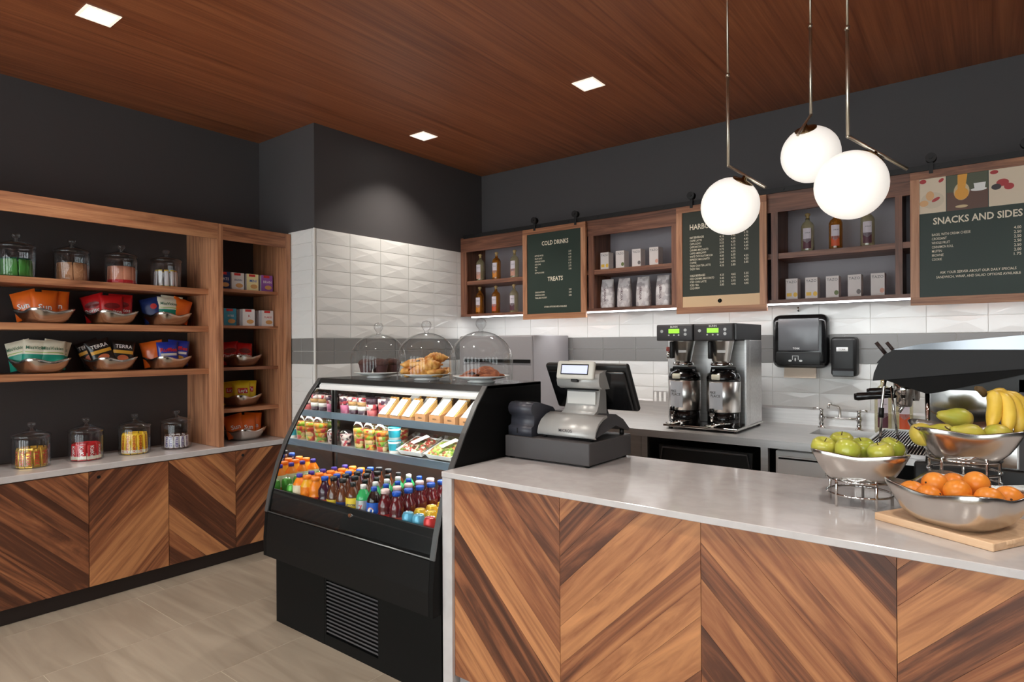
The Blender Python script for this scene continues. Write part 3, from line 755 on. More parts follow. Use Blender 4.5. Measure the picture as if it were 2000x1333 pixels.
# ================================================================== REFRIGERATED DISPLAY CASE
X0, X1, YR = -3.53, -2.068, 2.92
PROF = [(2.040, 0.420), (2.039, 0.53), (2.052, 0.68), (2.077, 0.80), (2.129, 0.968), (2.187, 1.105), (2.275, 1.258), (2.362, 1.390), (2.442, 1.485)]
def prof_y(z):
    for (ya, za), (yb, zb) in zip(PROF, PROF[1:]):
        if za <= z <= zb: return ya + (yb - ya) * (z - za) / (zb - za)
    return PROF[0][0] if z < PROF[0][1] else PROF[-1][0]
dense = []
for (ya, za), (yb, zb) in zip(PROF, PROF[1:]):
    for k in range(3): dense.append((ya + (yb - ya) * k / 3, za + (zb - za) * k / 3))
dense.append(PROF[-1])
case = thing('display_case', 'black refrigerated display case with curved glass front', 'display case', (0, 0, 0))
MB().box(X0 + 0.032, 2.105, 0.0, -3.004, YR - 0.04, 0.415).build('base_panel', 'case_base_shaded', case)
MB().box(-2.527, 2.105, 0.0, X1 - 0.01, YR - 0.04, 0.415).build('base_panel', 'case_base_shaded', case)
MB().box(-3.003, 2.125, 0.0, -2.528, YR - 0.04, 0.415).build('base_core', 'black_matte', case)
mb = MB()
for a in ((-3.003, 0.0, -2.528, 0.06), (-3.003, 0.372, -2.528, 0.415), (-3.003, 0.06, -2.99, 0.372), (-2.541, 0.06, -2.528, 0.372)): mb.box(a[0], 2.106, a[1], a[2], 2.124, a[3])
mb.build('vent_frame', 'case_base_shaded', case)
sl = MB(); sl.prism([(-0.009, 0.004), (-0.007, 0.012), (0.009, 0.0), (0.009, -0.006)], -0.223, 0.223, 'yz'); sm = sl.mesh('louvre_slat', 'graphite')
for i in range(14): link('louvre_slat', sm, case, (-2.7655, 2.116, 0.072 + 0.0215 * i))
# lower body
low_p = [p for p in dense if p[1] <= 0.80] + [(2.12, 0.80), (2.30, 0.72), (YR - 0.03, 0.72), (YR - 0.03, 0.42)]
body = [p for p in dense if p[1] <= 0.685]
MB().prism(body + [(2.085, 0.685), (2.085, 0.42)], X0 + 0.03, X1 - 0.03, 'yz').build('lower_front', 'case_black', case)
MB().prism([(2.085, 0.42), (2.072, 0.70), (2.098, 0.815), (2.112, 0.815), (2.112, 0.42)], X0 + 0.03, X1 - 0.03, 'yz').build('inner_front', 'case_black', case)
MB().box(X0 + 0.03, 2.112, 0.42, X1 - 0.03, YR - 0.03, 0.722).build('deck', 'black_matte', case)
MB().box(X0 + 0.03, YR - 0.05, 0.72, X1 - 0.03, YR - 0.01, 1.466).build('rear_panel', pbr('case_back', S(96, 82, 76), 0.25, 0.4), case)
# end panels and their curved metal edge trims
for xa, xb in ((X0, X0 + 0.028), (X1 - 0.028, X1)):
    MB().prism(dense + [(YR, 1.485), (YR, 0.42)], xa, xb, 'yz').build('end_panel', 'case_side', case)
    mb = MB(); dn = [(prof_y(0.685), 0.685)] + [p for p in dense if p[1] > 0.69]; o = [(y - 0.006, z + 0.001) for y, z in dn]
    mb.prism(o + list(reversed([(y + 0.002, z) for y, z in dn])), xa - 0.001, xb + 0.0012, 'yz'); mb.build('edge_trim', 'grey_trim', case)
lin_p = [(y + 0.012, z) for y, z in dense if 0.73 < z < 1.45] + [(YR - 0.05, 1.455), (YR - 0.05, 0.725), (2.12, 0.725)]
MB().prism(lin_p, X0 + 0.0282, X0 + 0.030, 'yz').build('mirror_liner', 'mirror_panel', case)
MB().prism(lin_p, X1 - 0.030, X1 - 0.0282, 'yz').build('mirror_liner', 'mirror_panel', case)
# curved glass
gp = [(y + 0.004, z) for y, z in dense if 0.69 <= z <= 1.45]
gp = [(prof_y(0.69) + 0.004, 0.69)] + gp
vs, fs = [], []
for y, z in gp: vs += [(X0 + 0.03, y, z), (X1 - 0.03, y, z)]
for i in range(len(gp) - 1): fs.append((2 * i, 2 * i + 1, 2 * i + 3, 2 * i + 2))
MB().add(vs, fs, 0, True).build('curved_glass', 'pane_glass', case)
MB().tube([(X0 + 0.03, prof_y(0.688) - 0.001, 0.688), (X1 - 0.03, prof_y(0.688) - 0.001, 0.688)], 0.004, 6).build('glass_edge', 'grey_trim', case)
MB().cyl((-2.73, prof_y(0.80) - 0.006, 0.785), (-2.73, prof_y(0.80) + 0.01, 0.785), 0.011, 12).build('glass_stud', 'chrome', case)
MB().rbox(X0, 2.440, 1.468, X1, YR, 1.486, 0.003, 1, smooth=False).build('top', pbr('case_top', S(46, 47, 47), 0.2, 0.0), case)
MB().prism([(2.418, 1.457), (2.440, 1.485), (2.45, 1.468), (2.43, 1.452)], X0 + 0.03, X1 - 0.03, 'yz').build('top_cap', 'case_top', case)
MB().cyl((X0 + 0.035, 2.440, 1.432), (X1 - 0.035, 2.440, 1.432), 0.021, 16).build('lamp_tube', 'case_tube', case)
for z, d in ((1.246, 0.0), (1.028, 0.0)):
    MB().box(X0 + 0.031, 2.525, z - 0.008, X1 - 0.031, YR - 0.052, z).build('shelf', 'steel', case)
    MB().box(X0 + 0.031, 2.514, z - 0.038, X1 - 0.031, 2.526, z + 0.006).build('shelf_rail', pbr('rail_blue', S(140, 160, 176), 0.28, 0.7), case)
for x in (X0 + 0.04, X1 - 0.046):
    MB().box(x, 2.53, 0.722, x + 0.012, 2.545, 1.42).build('shelf_post', 'black_satin', case)
# own light of the case: tube under the canopy
ld = bpy.data.lights.new('case_lamp', 'AREA'); ld.shape = 'RECTANGLE'; ld.size = 1.3; ld.size_y = 0.03; ld.energy = 3.0; ld.color = (1.0, 0.97, 0.93)
lo = bpy.data.objects.new('case_lamp', ld); COL.objects.link(lo); lo.parent = case; lo.location = (-2.8, 2.450, 1.406); lo.rotation_euler = (math.radians(20), 0, 0)

for z_, e_ in ((1.236, 2.2), (1.018, 3.2)):  # lamps under the shelves are added to brighten the goods below
    MB().box(X0 + 0.035, 2.53, z_ - 0.014, X1 - 0.035, 2.545, z_ - 0.002).build('added_shelf_lamp', 'case_tube', case)
    ld = bpy.data.lights.new('case_lamp', 'AREA'); ld.shape = 'RECTANGLE'; ld.size = 1.3; ld.size_y = 0.03; ld.energy = e_; ld.color = (1.0, 0.97, 0.93)
    lo = bpy.data.objects.new('case_lamp', ld); COL.objects.link(lo); lo.parent = case; lo.location = (-2.8, 2.545, z_ - 0.018); lo.rotation_euler = (math.radians(8), 0, 0)
# --- bottles and cans on the deck
DZ = 0.7235
plain('juice_orange', 238, 132, 30, 0.2); plain('juice_yellow', 232, 170, 40, 0.2); plain('cap_orange', 240, 130, 30, 0.35); plain('cap_violet', 66, 50, 160, 0.35)
plain('cap_blue', 30, 84, 190, 0.3); plain('cap_white', 236, 234, 232, 0.3); plain('cap_pink', 236, 206, 204, 0.3); plain('cap_dark', 40, 42, 48, 0.3)
plain('cran_red', 92, 18, 26, 0.1, coat=0.6); plain('grape', 60, 22, 44, 0.1, coat=0.6); plain('tea_brown', 92, 48, 26, 0.1, coat=0.6); plain('cola', 34, 18, 14, 0.08, coat=0.6)
plain('soda_green', 52, 168, 96, 0.1, coat=0.6); plain('lbl_blue', 32, 92, 196, 0.35); plain('lbl_red', 206, 44, 44, 0.35); plain('lbl_silver', 186, 190, 196, 0.3, metal=0.4)
plain('lbl_yellow', 236, 204, 60, 0.35); plain('lbl_coral', 226, 106, 92, 0.35); plain('lbl_white', 236, 234, 230, 0.4); plain('lbl_cream', 232, 220, 190, 0.4); plain('can_green', 88, 168, 64, 0.3, metal=0.3)
plain('can_yellow', 236, 196, 60, 0.3, metal=0.2); plain('can_cyan', 100, 176, 208, 0.3, metal=0.2); plain('can_red', 214, 60, 60, 0.3, metal=0.2); plain('lbl_navy', 30, 50, 110, 0.35)
def bottle(name, label, cat, group, liquid, cap, lab, R=0.040, Hh=0.215, shape='soda', lab_z=(0.060, 0.135), extra=None, capr=0.016):
    t = thing(name, label, cat, (0, 0, 0), 0.0, group)
    if shape == 'soda': pr = [(0.0, 0.0), (R * .8, 0.0), (R, 0.012), (R, 0.05), (R * .985, 0.055), (R * .985, 0.135), (R, 0.138), (R * .93, 0.152), (R * .62, 0.178), (capr * .85, 0.195), (capr * .85, Hh - .018)]
    elif shape == 'juice': pr = [(0.0, 0.0), (R * .85, 0.0), (R, 0.01), (R, 0.09), (R * .9, 0.10), (R * .98, 0.115), (R * .95, 0.14), (R * .6, 0.165), (capr * .9, 0.178), (capr * .9, Hh - .02)]
    else: pr = [(0.0, 0.0), (R * .9, 0.0), (R, 0.008), (R, 0.12), (R * .9, 0.14), (R * .55, 0.17), (capr * .9, 0.18), (capr * .9, Hh - .02)]
    MB().lathe(pr, 16).build('body', liquid, t)
    mb = MB(); mb.lathe([(capr, Hh - .022), (capr * 1.02, Hh - .004), (capr * .9, Hh)], 14); mb.build('cap', cap, t)
    if lab:
        lb = MB(); lb.shell([(R + .0006, lab_z[0]), (R + .0006, lab_z[1])], 16); lo_ = lb.build('paper_label', lab, t)
        if extra: extra(lo_, R + .0012, sum(lab_z) / 2)
    return t
def wrap(R, z0): return lambda x, y, z: (R * math.sin(x / R), -R * math.cos(x / R), z0 + y)
def ex_globe(parent, R, zc):
    for mat, fn in (('white_print', lambda x, y: True), ('lbl_red', lambda x, y: y > 0.002), ('lbl_navy', lambda x, y: y < -0.004)):
        mb = MB(); r = 0.019; n = 20
        pts = [(r * math.cos(2 * PI * i / n), r * math.sin(2 * PI * i / n)) for i in range(n)]
        if mat == 'lbl_red': pts = clip_poly([(a * .97, b * .97) for a, b in pts], 0.15, -1, -0.004)
        if mat == 'lbl_navy': pts = clip_poly([(a * .97, b * .97) for a, b in pts], -0.15, 1, -0.005)
        rr = R + (0.0003 if mat == 'white_print' else 0.0006)
        f = wrap(rr, zc); mb.add([f(a - 0.004, b, 0) for a, b in pts], [tuple(range(len(pts)))]); mb.build('roundel', mat, parent)
def ex_text(s, mat, size=0.02):
    def fn(parent, R, zc):
        mb = MB(); put_text(mb, s, size, 0, -size * .35, 'CENTER', 0.02, fn=wrap(R, zc)); mb.build('lettering', mat, parent)
    return fn
def can(name, label, group, mat, top='steel_bright'):
    t = thing(name, label, 'can', (0, 0, 0), 0.0, group)
    MB().lathe([(0.0, 0.002), (0.024, 0.0), (0.032, 0.01), (0.032, 0.106), (0.026, 0.119), (0.026, 0.121)], 16).build('body', mat, t)
    MB().lathe([(0.026, 0.119), (0.0255, 0.122), (0.023, 0.1185), (0.0, 0.1185)], 16).build('lid', top, t)
    return t
cols = [
 (-3.405, 'can', dict(mat='can_green', d='green drink can')),
 (-3.325, 'b', dict(liquid='juice_orange', cap='cap_violet', lab='lbl_cream', shape='juice', d='orange juice bottle with violet cap', capr=.018, Hh=.20)),
 (-3.245, 'b', dict(liquid='juice_yellow', cap='cap_orange', lab='juice_orange', shape='juice', d='orange juice bottle with orange cap', capr=.024, Hh=.20)),
 (-3.16, 'b', dict(liquid='juice_orange', cap='cap_orange', lab='lbl_red', shape='juice', d='red labelled juice bottle with orange cap', capr=.024, Hh=.20, lab_z=(.04, .088))),
 (-3.07, 'b', dict(liquid='grape', cap='cap_blue', lab='lbl_coral', shape='juice', d='purple juice bottle with blue cap', capr=.021, lab_z=(.035, .088))),
 (-2.985, 'b', dict(liquid='tea_brown', cap='cap_dark', lab='lbl_yellow', shape='tea', d='brown tea bottle with dark cap', capr=.020, Hh=.225, lab_z=(.05, .10))),
 (-2.90, 'b', dict(liquid='tea_brown', cap='cap_dark', lab='lbl_navy', shape='tea', d='navy labelled tea bottle with dark cap', capr=.020, Hh=.225, lab_z=(.05, .10))),
 (-2.81, 'b', dict(liquid='tea_brown', cap='cap_dark', lab='lbl_yellow', shape='soda', d='brown iced tea bottle with yellow label', ex=ex_text('LIPTON', 'lbl_navy', .018), lab_z=(.06, .135))),
 (-2.72, 'b', dict(liquid='soda_green', cap='cap_white', lab='lbl_silver', shape='soda', d='green soda bottle with white cap', ex=ex_text('7', 'lbl_red', .04))),
 (-2.63, 'b', dict(liquid='cola', cap='cap_blue', lab='lbl_blue', shape='soda', d='cola bottle with blue cap and label', ex=ex_globe, lab_z=(.055, .136))),
 (-2.54, 'b', dict(liquid='cran_red', cap='cap_pink', lab='lbl_red', shape='juice', d='red juice bottle with wide white cap', capr=.023, lab_z=(.04, .09))),
 (-2.45, 'b', dict(liquid='cran_red', cap='cap_blue', lab='lbl_coral', shape='juice', d='dark red juice bottle with wide blue cap', capr=.023, lab_z=(.04, .088))),
 (-2.362, 'can', dict(mat='can_cyan', d='light blue drink can', alt=('can_yellow', 'yellow drink can behind a blue one'))),
 (-2.285, 'can', dict(mat='can_cyan', d='light blue can beside the red can', alt=('can_yellow', 'yellow can behind the second blue one'))),
 (-2.205, 'can', dict(mat='can_red', d='red and white drink can', alt=('can_yellow', 'yellow can behind the red one'))),
]
for x, kind, k in cols:
    proto = None; proto2 = None
    for r in range(5):
        y = 2.158 + 0.083 * r
        lab = '%s, %s from the glass in its row' % (k['d'], ORD[r]) if r else '%s, front of its row' % k['d']
        if kind == 'can':
            if 'alt' in k and r > 0:
                lab = '%s, %s from the glass' % (k['alt'][1], ORD[r])
                if proto2 is None: proto2 = can('drink_can', lab, 'drink cans on the case deck', k['alt'][0]); proto2.location = (x, y, DZ)
                else: clone(proto2, (x, y, DZ), 0.3 * r, lab)
                continue
            if proto is None: proto = can('drink_can', lab, 'drink cans on the case deck', k['mat']); proto.location = (x, y, DZ)
            else: clone(proto, (x, y, DZ), 0.3 * r, lab)
        else:
            if proto is None:
                a = {q: k[q] for q in ('liquid', 'cap', 'lab', 'shape', 'capr', 'Hh', 'lab_z') if q in k}
                proto = bottle('drink_bottle', lab, 'bottle', 'drink bottles on the case deck', extra=k.get('ex'), **a)
                proto.location = (x, y, DZ); proto.rotation_euler = (0, 0, 0.45)
            else: clone(proto, (x, y, DZ), 0.45 + 0.1 * (r % 3), lab)

# --- cups, sandwiches and boxes on the case shelves
plain('yog_white', 244, 238, 228, 0.4); plain('granola', 190, 146, 92, 0.8, bump=0.6, bscale=120); plain('berry_dark', 60, 24, 44, 0.4, bump=0.4, bscale=90); plain('smoothie', 190, 96, 130, 0.4); plain('smoothie_red', 196, 92, 92, 0.4)
speckle('berry_mix', [S(236, 226, 220), S(190, 60, 70), S(70, 30, 56), S(228, 200, 190)], 48)
speckle('fruit_mix', [S(240, 150, 40), S(150, 190, 50), S(244, 176, 60), S(206, 60, 50), S(238, 210, 140), S(236, 130, 30)], 40)
speckle('fruit_mix_green', [S(150, 190, 60), S(236, 210, 150), S(196, 70, 50), S(120, 160, 50), S(230, 190, 120)], 40)
speckle('salad_red', [S(96, 120, 44), S(176, 50, 44), S(206, 96, 80), S(60, 70, 34), S(222, 206, 176), S(150, 60, 40)], 60, bump=0.8)
speckle('salad_green', [S(150, 176, 60), S(190, 204, 100), S(190, 120, 70), S(110, 140, 50), S(226, 214, 150), S(170, 96, 60)], 60, bump=0.8)
plain('bread', 216, 172, 104, 0.8, bump=0.2); plain('filling', 196, 110, 44, 0.7, bump=0.6, bscale=150); plain('teal', 40, 160, 180, 0.35); plain('crust', 178, 112, 52, 0.8, bump=0.2)
US, LS = 1.2465, 1.0285
def cup(name, label, cat, group, bands, R=0.040, Hh=0.105, dome=True, lid_h=0.03):
    t = thing(name, label, cat, (0, 0, 0), 0.0, group)
    k = len(bands); pr = []; ms = []; names = []
    for i, b in enumerate(bands):
        z0, z1 = Hh * i / k, Hh * (i + 1) / k
        mb = MB(); r0, r1 = R * (.76 + .24 * i / k), R * (.76 + .24 * (i + 1) / k)
        mb.lathe([(0, z0), (r0, z0), (r1, z1), (0, z1)], 14); mb.build('layer', b, t)
    MB().shell([(R * .765 + .0008, 0), (R + .0012, Hh), (R + .003, Hh + .003)], 16).build('cup_wall', 'pet_clear', t)
    if dome: MB().shell([(R + .003, Hh + .003), (R * .98, Hh + .4 * lid_h), (R * .7, Hh + .85 * lid_h), (R * .3, Hh + lid_h)], 16).build('dome_lid', 'pet_clear', t)
    else: MB().lathe([(R + .003, Hh + .002), (R + .003, Hh + .006), (0, Hh + .006)], 16).build('flat_lid', 'pet_clear', t)
    return t
g1 = 'cups on the top shelf of the case'
seq = [('smoothie', 'berry_mix'), ('berry_dark', 'yog_white', 'granola', 'berry_mix'), ('berry_dark', 'yog_white', 'granola', 'berry_mix'), ('smoothie_red', 'berry_mix', 'berry_dark'), ('smoothie', 'smoothie_red', 'berry_mix')]
wd = ['pink berry smoothie cup, leftmost on the top shelf', 'yogurt granola parfait with dark berries beside the leftmost smoothie cup', 'second yogurt granola parfait with dark berries on top shelf', 'red fruit smoothie cup right of the parfaits', 'red smoothie cup half hidden by the first sandwich']
for i, b in enumerate(seq):
    t = cup('parfait_cup', wd[i] if i < len(wd) else '', 'cup', g1, b, 0.043, 0.112, True, 0.022); t.location = (-3.425 + 0.092 * i, 2.575 + (0.02 if i == 4 else 0), US)
for i in range(4):
    c = cup('parfait_cup', '%s parfait cup of the back row on the top shelf' % ORD[i], 'cup', g1, seq[(i + 2) % 4], 0.043, 0.112, True, 0.022); c.location = (-3.40 + 0.095 * i, 2.70, US)
g2 = 'fruit cups on the lower shelf of the case'
for i, (x, m1, m2) in enumerate(((-3.28, 'fruit_mix_green', 'fruit_mix'), (-3.175, 'fruit_mix', 'fruit_mix_green'), (-3.06, 'fruit_mix_green', 'fruit_mix_green'))):
    t = cup('fruit_cup', 'tall domed cup of chopped fruit, %s from left on lower shelf' % ORD[i], 'cup', g2, (m1, m2, 'fruit_mix', 'fruit_mix'), 0.050, 0.125, True, 0.055); t.location = (x, 2.585, LS)
for i in range(2):
    t = cup('berry_cup', 'small cup of pink mixed berries, %s from left on lower shelf' % ORD[i], 'cup', g2, ('berry_mix', 'berry_mix'), 0.042, 0.075, True, 0.03); t.location = (-3.43 + 0.085 * i + (0.0), 2.58 + 0.07 * i, LS)
for i in range(3):
    t = cup('fruit_cup', 'domed fruit cup in the second row, %s from left on lower shelf' % ORD[i], 'cup', g2, ('fruit_mix', 'fruit_mix_green'), 0.050, 0.125, True, 0.05); t.location = (-3.25 + 0.11 * i, 2.71, LS)
def tub(label, z, y=2.58, x=-2.945):
    t = thing('yogurt_tub', label, 'tub', (x, y, z), 0.0, 'yogurt tubs in the case')
    MB().lathe([(0, 0), (0.032, 0.0), (0.040, 0.075), (0, 0.075)], 16, mats=[0, 0, 0]).build('tub', 'white_plastic', t)
    MB().shell([(0.0345, 0.018), (0.0395, 0.062)], 16).build('teal_band', 'teal', t)
    MB().lathe([(0.042, 0.075), (0.042, 0.080), (0, 0.080)], 16).build('foil_lid', 'teal', t)
tub('teal and white yogurt tub beneath another, beside the fruit cups', LS); tub('teal lidded yogurt tub on top of another tub', LS + .0805)
def sandwich(label, x, y, rz, box):
    t = thing('sandwich_pack', label, 'sandwich', (x, y, US), rz, 'packed sandwiches on the top shelf of the case')
    w2 = 0.050
    if box:
        MB().prism([(-0.05, 0.0), (0.05, 0.0), (0.05, 0.075), (-0.05, 0.045)], -w2, w2, 'yz').build('kraft_tray', 'kraft', t)
        for i in range(2):
            MB().prism([(-0.044, 0.046), (0.048, 0.075), (0.048, 0.125), (-0.02, 0.068)], -0.044 + 0.046 * i, -0.004 + 0.046 * i, 'yz').build('sandwich_half', 'bread', t)
        MB().prism([(-0.051, 0.048), (-0.047, 0.048), (0.049, 0.129), (0.049, 0.133)], -0.036, 0.034, 'yz').build('label_band', 'paper', t)
        mb = MB(); put_text(mb, 'FRESH', 0.013, 0, 0.018, 'CENTER', 0.01); mb.build('lettering', 'black_satin', t, (0, -0.0506, 0), FACE_Y)
    else:
        MB().box(-w2, -0.05, 0.0, w2, 0.05, 0.022).build('kraft_tray', 'kraft', t)
        for i, (m_, a, b) in enumerate((('bread', -0.044, -0.022), ('filling', -0.022, -0.012), ('bread', -0.012, 0.010), ('filling', 0.010, 0.02), ('bread', 0.02, 0.044))):
            MB().prism([(-0.046, 0.023), (0.047, 0.023), (0.047, 0.125)], a, b, 'yz').build('sandwich_slice' if m_ == 'bread' else 'sandwich_filling', m_, t)
        MB().prism([(-0.054, 0.024), (-0.050, 0.024), (0.030, 0.112), (0.030, 0.116)], -0.036, 0.036, 'yz').build('label_band', 'paper', t)
    return t
for i in range(7):
    sandwich(('white labelled sandwich wedge, %s from left on the top case shelf' if i < 3 else 'sandwich in a brown kraft tray, %s from left on the top case shelf') % ORD[i], -3.0 + 0.108 * i + (0.012 * max(0, i - 2)), 2.585, -0.12, i >= 3)
for i in range(5):
    sandwich('sandwich in a kraft tray in the back row, %s from left' % ORD[i], -2.94 + 0.14 * i, 2.72, 0.05, i % 2 == 0).location.z = US
def salad(label, x, y, mat, rz, z=None):
    t = thing('salad_box', label, 'salad', (x, y, (z or LS) + 0.032), 0.0, 'boxed salads on the lower shelf of the case', rot=(0.34, 0, rz))
    MB().prism([(-0.075, -0.001), (0.075, -0.001), (0.075, -0.052), (-0.060, -0.008)], -0.09, 0.09, 'yz').build('sloped_riser', 'pet_clear', t)
    a, b = 0.105, 0.088
    mb = MB(); mb.prism([(-a * .86, -b * .86), (a * .86, -b * .86), (a * .86, b * .86), (-a * .86, b * .86)], 0.0, 0.002, 'xy')
    vs = []
    for s_, z_ in ((.86, 0.0), (1.0, 0.034), (1.05, 0.036)):
        vs += [(-a * s_, -b * s_, z_), (a * s_, -b * s_, z_), (a * s_, b * s_, z_), (-a * s_, b * s_, z_)]
    mb.add(vs, [(i + 4 * j, (i + 1) % 4 + 4 * j, (i + 1) % 4 + 4 * j + 4, i + 4 * j + 4) for j in (0, 1) for i in range(4)])
    mb.build('tray', 'white_plastic', t)
    n = 14; r2 = random.Random(int(1000 * (x + 9))); vs = []; fs = []
    for j in range(n):
        for i in range(n):
            u, v = i / (n - 1) * 2 - 1, j / (n - 1) * 2 - 1
            vs.append((u * a * .95, v * b * .95, 0.024 + 0.028 * (1 - u * u) ** .5 * (1 - v * v) ** .5 + r2.uniform(0, 0.012) * (abs(u) < 1) * (abs(v) < 1)))
    for j in range(n - 1):
        for i in range(n - 1): fs.append((j * n + i, j * n + i + 1, (j + 1) * n + i + 1, (j + 1) * n + i))
    MB().add(vs, fs, 0, True).build('salad', mat, t)
    vs = []
    for s_, z_ in ((1.04, 0.037), (.95, 0.068), (.85, 0.075)): vs += [(-a * s_, -b * s_, z_), (a * s_, -b * s_, z_), (a * s_, b * s_, z_), (-a * s_, b * s_, z_)]
    MB().add(vs, [(i + 4 * j, (i + 1) % 4 + 4 * j, (i + 1) % 4 + 4 * j + 4, i + 4 * j + 4) for j in (0, 1) for i in range(4)] + [(8, 9, 10, 11)]).build('clear_lid', 'pet_clear', t)
    lb = MB().box(-0.022, -0.055, 0.0756, 0.022, 0.055, 0.0764).build('paper_label', 'paper', t, (0.035, -0.005, 0), (0, 0, -0.35))
    mb = MB(); put_text(mb, 'SALAD', 0.016, 0.0, 0.0, 'CENTER', 0.01, rot=PI / 2, z=0.0768); mb.build('lettering', 'black_satin', lb)
salad('boxed mixed salad with tomatoes beside the yogurt tubs', -2.765, 2.625, 'salad_red', 0.0)
salad('boxed green salad with chicken at the right of the case', -2.525, 2.625, 'salad_green', 0.0)
salad('boxed green salad at the far right end of the case shelf', -2.285, 2.625, 'salad_green', 0.0)

# ================================================================== CAKE DOMES
mottle('choc_muffin', S(48, 26, 22), S(84, 48, 40), (40, 40, 40), 0.8, bump=0.6)
mottle('pastry', S(186, 112, 38), S(240, 190, 106), (26, 26, 26), 0.45, bump=0.5)
mottle('cookie', S(120, 62, 36), S(168, 98, 60), (40, 40, 40), 0.8, bump=0.8)
plain('muffin_paper', 66, 34, 34, 0.8); plain('choc', 44, 20, 16, 0.4)
def dome(cx, cy, label, plabel):
    t = thing('cake_dome', label, 'cake dome', (cx, cy, 1.4863), 0.0, 'glass cake domes on the display case')
    R = 0.180
    pr = [(R + 0.003, 0.0), (R, 0.006), (R, 0.125)] + [(R * math.cos(a), 0.125 + 0.165 * math.sin(a)) for a in [PI / 2 * k / 10 for k in range(1, 10)]] + [(0.014, 0.287)]
    MB().shell(pr, 36).build('dome', 'clear_glass', t)
    mb = MB(); mb.lathe([(0.0, 0.284), (0.016, 0.287), (0.011, 0.300), (0.020, 0.308), (0.029, 0.323), (0.031, 0.338), (0.024, 0.356), (0.0, 0.364)], 18); mb.build('knob', 'jar_glass', t)
    p = thing('cake_plate', plabel, 'plate', (cx, cy, 1.4863), 0.0, 'white cake plates under the domes')
    MB().lathe([(0.0, 0.0), (0.075, 0.0), (0.080, 0.006), (0.060, 0.014), (0.11, 0.020), (0.160, 0.036), (0.161, 0.040), (0.10, 0.027), (0.0, 0.024)], 32).build('plate', 'porcelain', p)
    return cx, cy, 1.4863 + 0.026
ry = random.Random(5)
cx, cy, cz = dome(-3.20, 2.67, 'leftmost glass cake dome, holding chocolate muffins', 'white pedestal plate carrying chocolate muffins')
mu = None
for i, (a, b) in enumerate(((-0.075, -0.05), (0.0, -0.085), (0.08, -0.045), (-0.06, 0.045), (0.02, 0.0), (0.07, 0.055), (-0.005, 0.09))):
    lab = 'chocolate muffin in brown paper under the leftmost dome'
    if mu is None:
        mu = thing('chocolate_muffin', lab, 'muffin', (cx + a, cy + b, cz), 0.0, 'muffins under the leftmost dome')
        MB().lathe([(0.0, 0.0), (0.024, 0.0), (0.034, 0.045), (0.036, 0.062), (0.0, 0.055)], 18, smooth=False).build('paper_case', 'muffin_paper', mu)
        mb = MB(); mb.lathe([(0.034, 0.048), (0.039, 0.056), (0.034, 0.070), (0.020, 0.080), (0.0, 0.084)], 16); mb.build('crown', 'choc_muffin', mu)
    else: clone(mu, (cx + a * 1.15, cy + b * 1.15, cz), i * 0.7, lab).scale = (1.2, 1.2, 1.2)
mu.scale = (1.2, 1.2, 1.2)
cx, cy, cz = dome(-2.735, 2.655, 'middle glass cake dome, holding golden danish pastries', 'white pedestal plate carrying danish pastries')
def pastry(lab, g, loc, rz, kind, tilt=0.0):
    t = thing('danish_pastry', lab, 'pastry', loc, 0.0, g, rot=(tilt, 0, rz)); t.scale = (1.3, 1.3, 1.4)
    mb = MB(); pts = []; n = 30; rad = []
    if kind == 0:
        for i in range(n):
            a = i / (n - 1) * 2.1 * 2 * PI; r = 0.012 + 0.030 * i / (n - 1)
            pts.append((r * math.cos(a), r * math.sin(a), 0.020 + 0.010 * math.cos(a * .5) - 0.008 * i / n)); rad.append(0.011 + 0.002 * math.sin(i * 1.9))
    else:
        for i in range(n):
            u = i / (n - 1) * 2 - 1
            pts.append((0.058 * u, -0.022 * u * u + 0.01, 0.024)); rad.append(max(0.004, 0.025 * (1 - abs(u) ** 2.2)) * (1 + 0.12 * (i % 4 == 0)))
    mb.tube(pts, 0.012, 8, radii=rad); mb.build('dough', 'pastry', t)
    if kind == 0: MB().sphere((0, 0, 0.026), 0.014, 10, 6, sc=(1, 1, .6)).build('filling', 'choc', t)
spots = [(-0.095, -0.03, 0, 0), (-0.035, -0.095, 0, 0), (0.05, -0.09, 0, 1), (0.105, -0.03, 0, 0), (0.03, 0.0, 0.03, 1), (-0.05, 0.03, 0, 1), (0.06, 0.07, 0, 0), (-0.02, 0.09, 0, 0), (-0.03, -0.03, 0.042, 1), (0.05, -0.01, 0.055, 1), (0.01, 0.04, 0.06, 1), (-0.08, -0.06, 0.035, 1), (0.09, -0.06, 0.035, 1), (0.0, -0.06, 0.05, 0), (0.07, 0.02, 0.075, 1)]
for i, (a, b, c, k) in enumerate(spots):
    pastry('%s golden pastry under the middle dome' % ('spiral chocolate filled' if k == 0 else 'crescent shaped'), 'spiral pastries under the middle dome' if k == 0 else 'crescent pastries under the middle dome', (cx + a, cy + b, cz + c), ry.uniform(0, 6), k, ry.uniform(-.2, .2))
cx, cy, cz = dome(-2.285, 2.645, 'rightmost glass cake dome, holding brown cookies', 'white pedestal plate carrying brown cookies')
ck = None
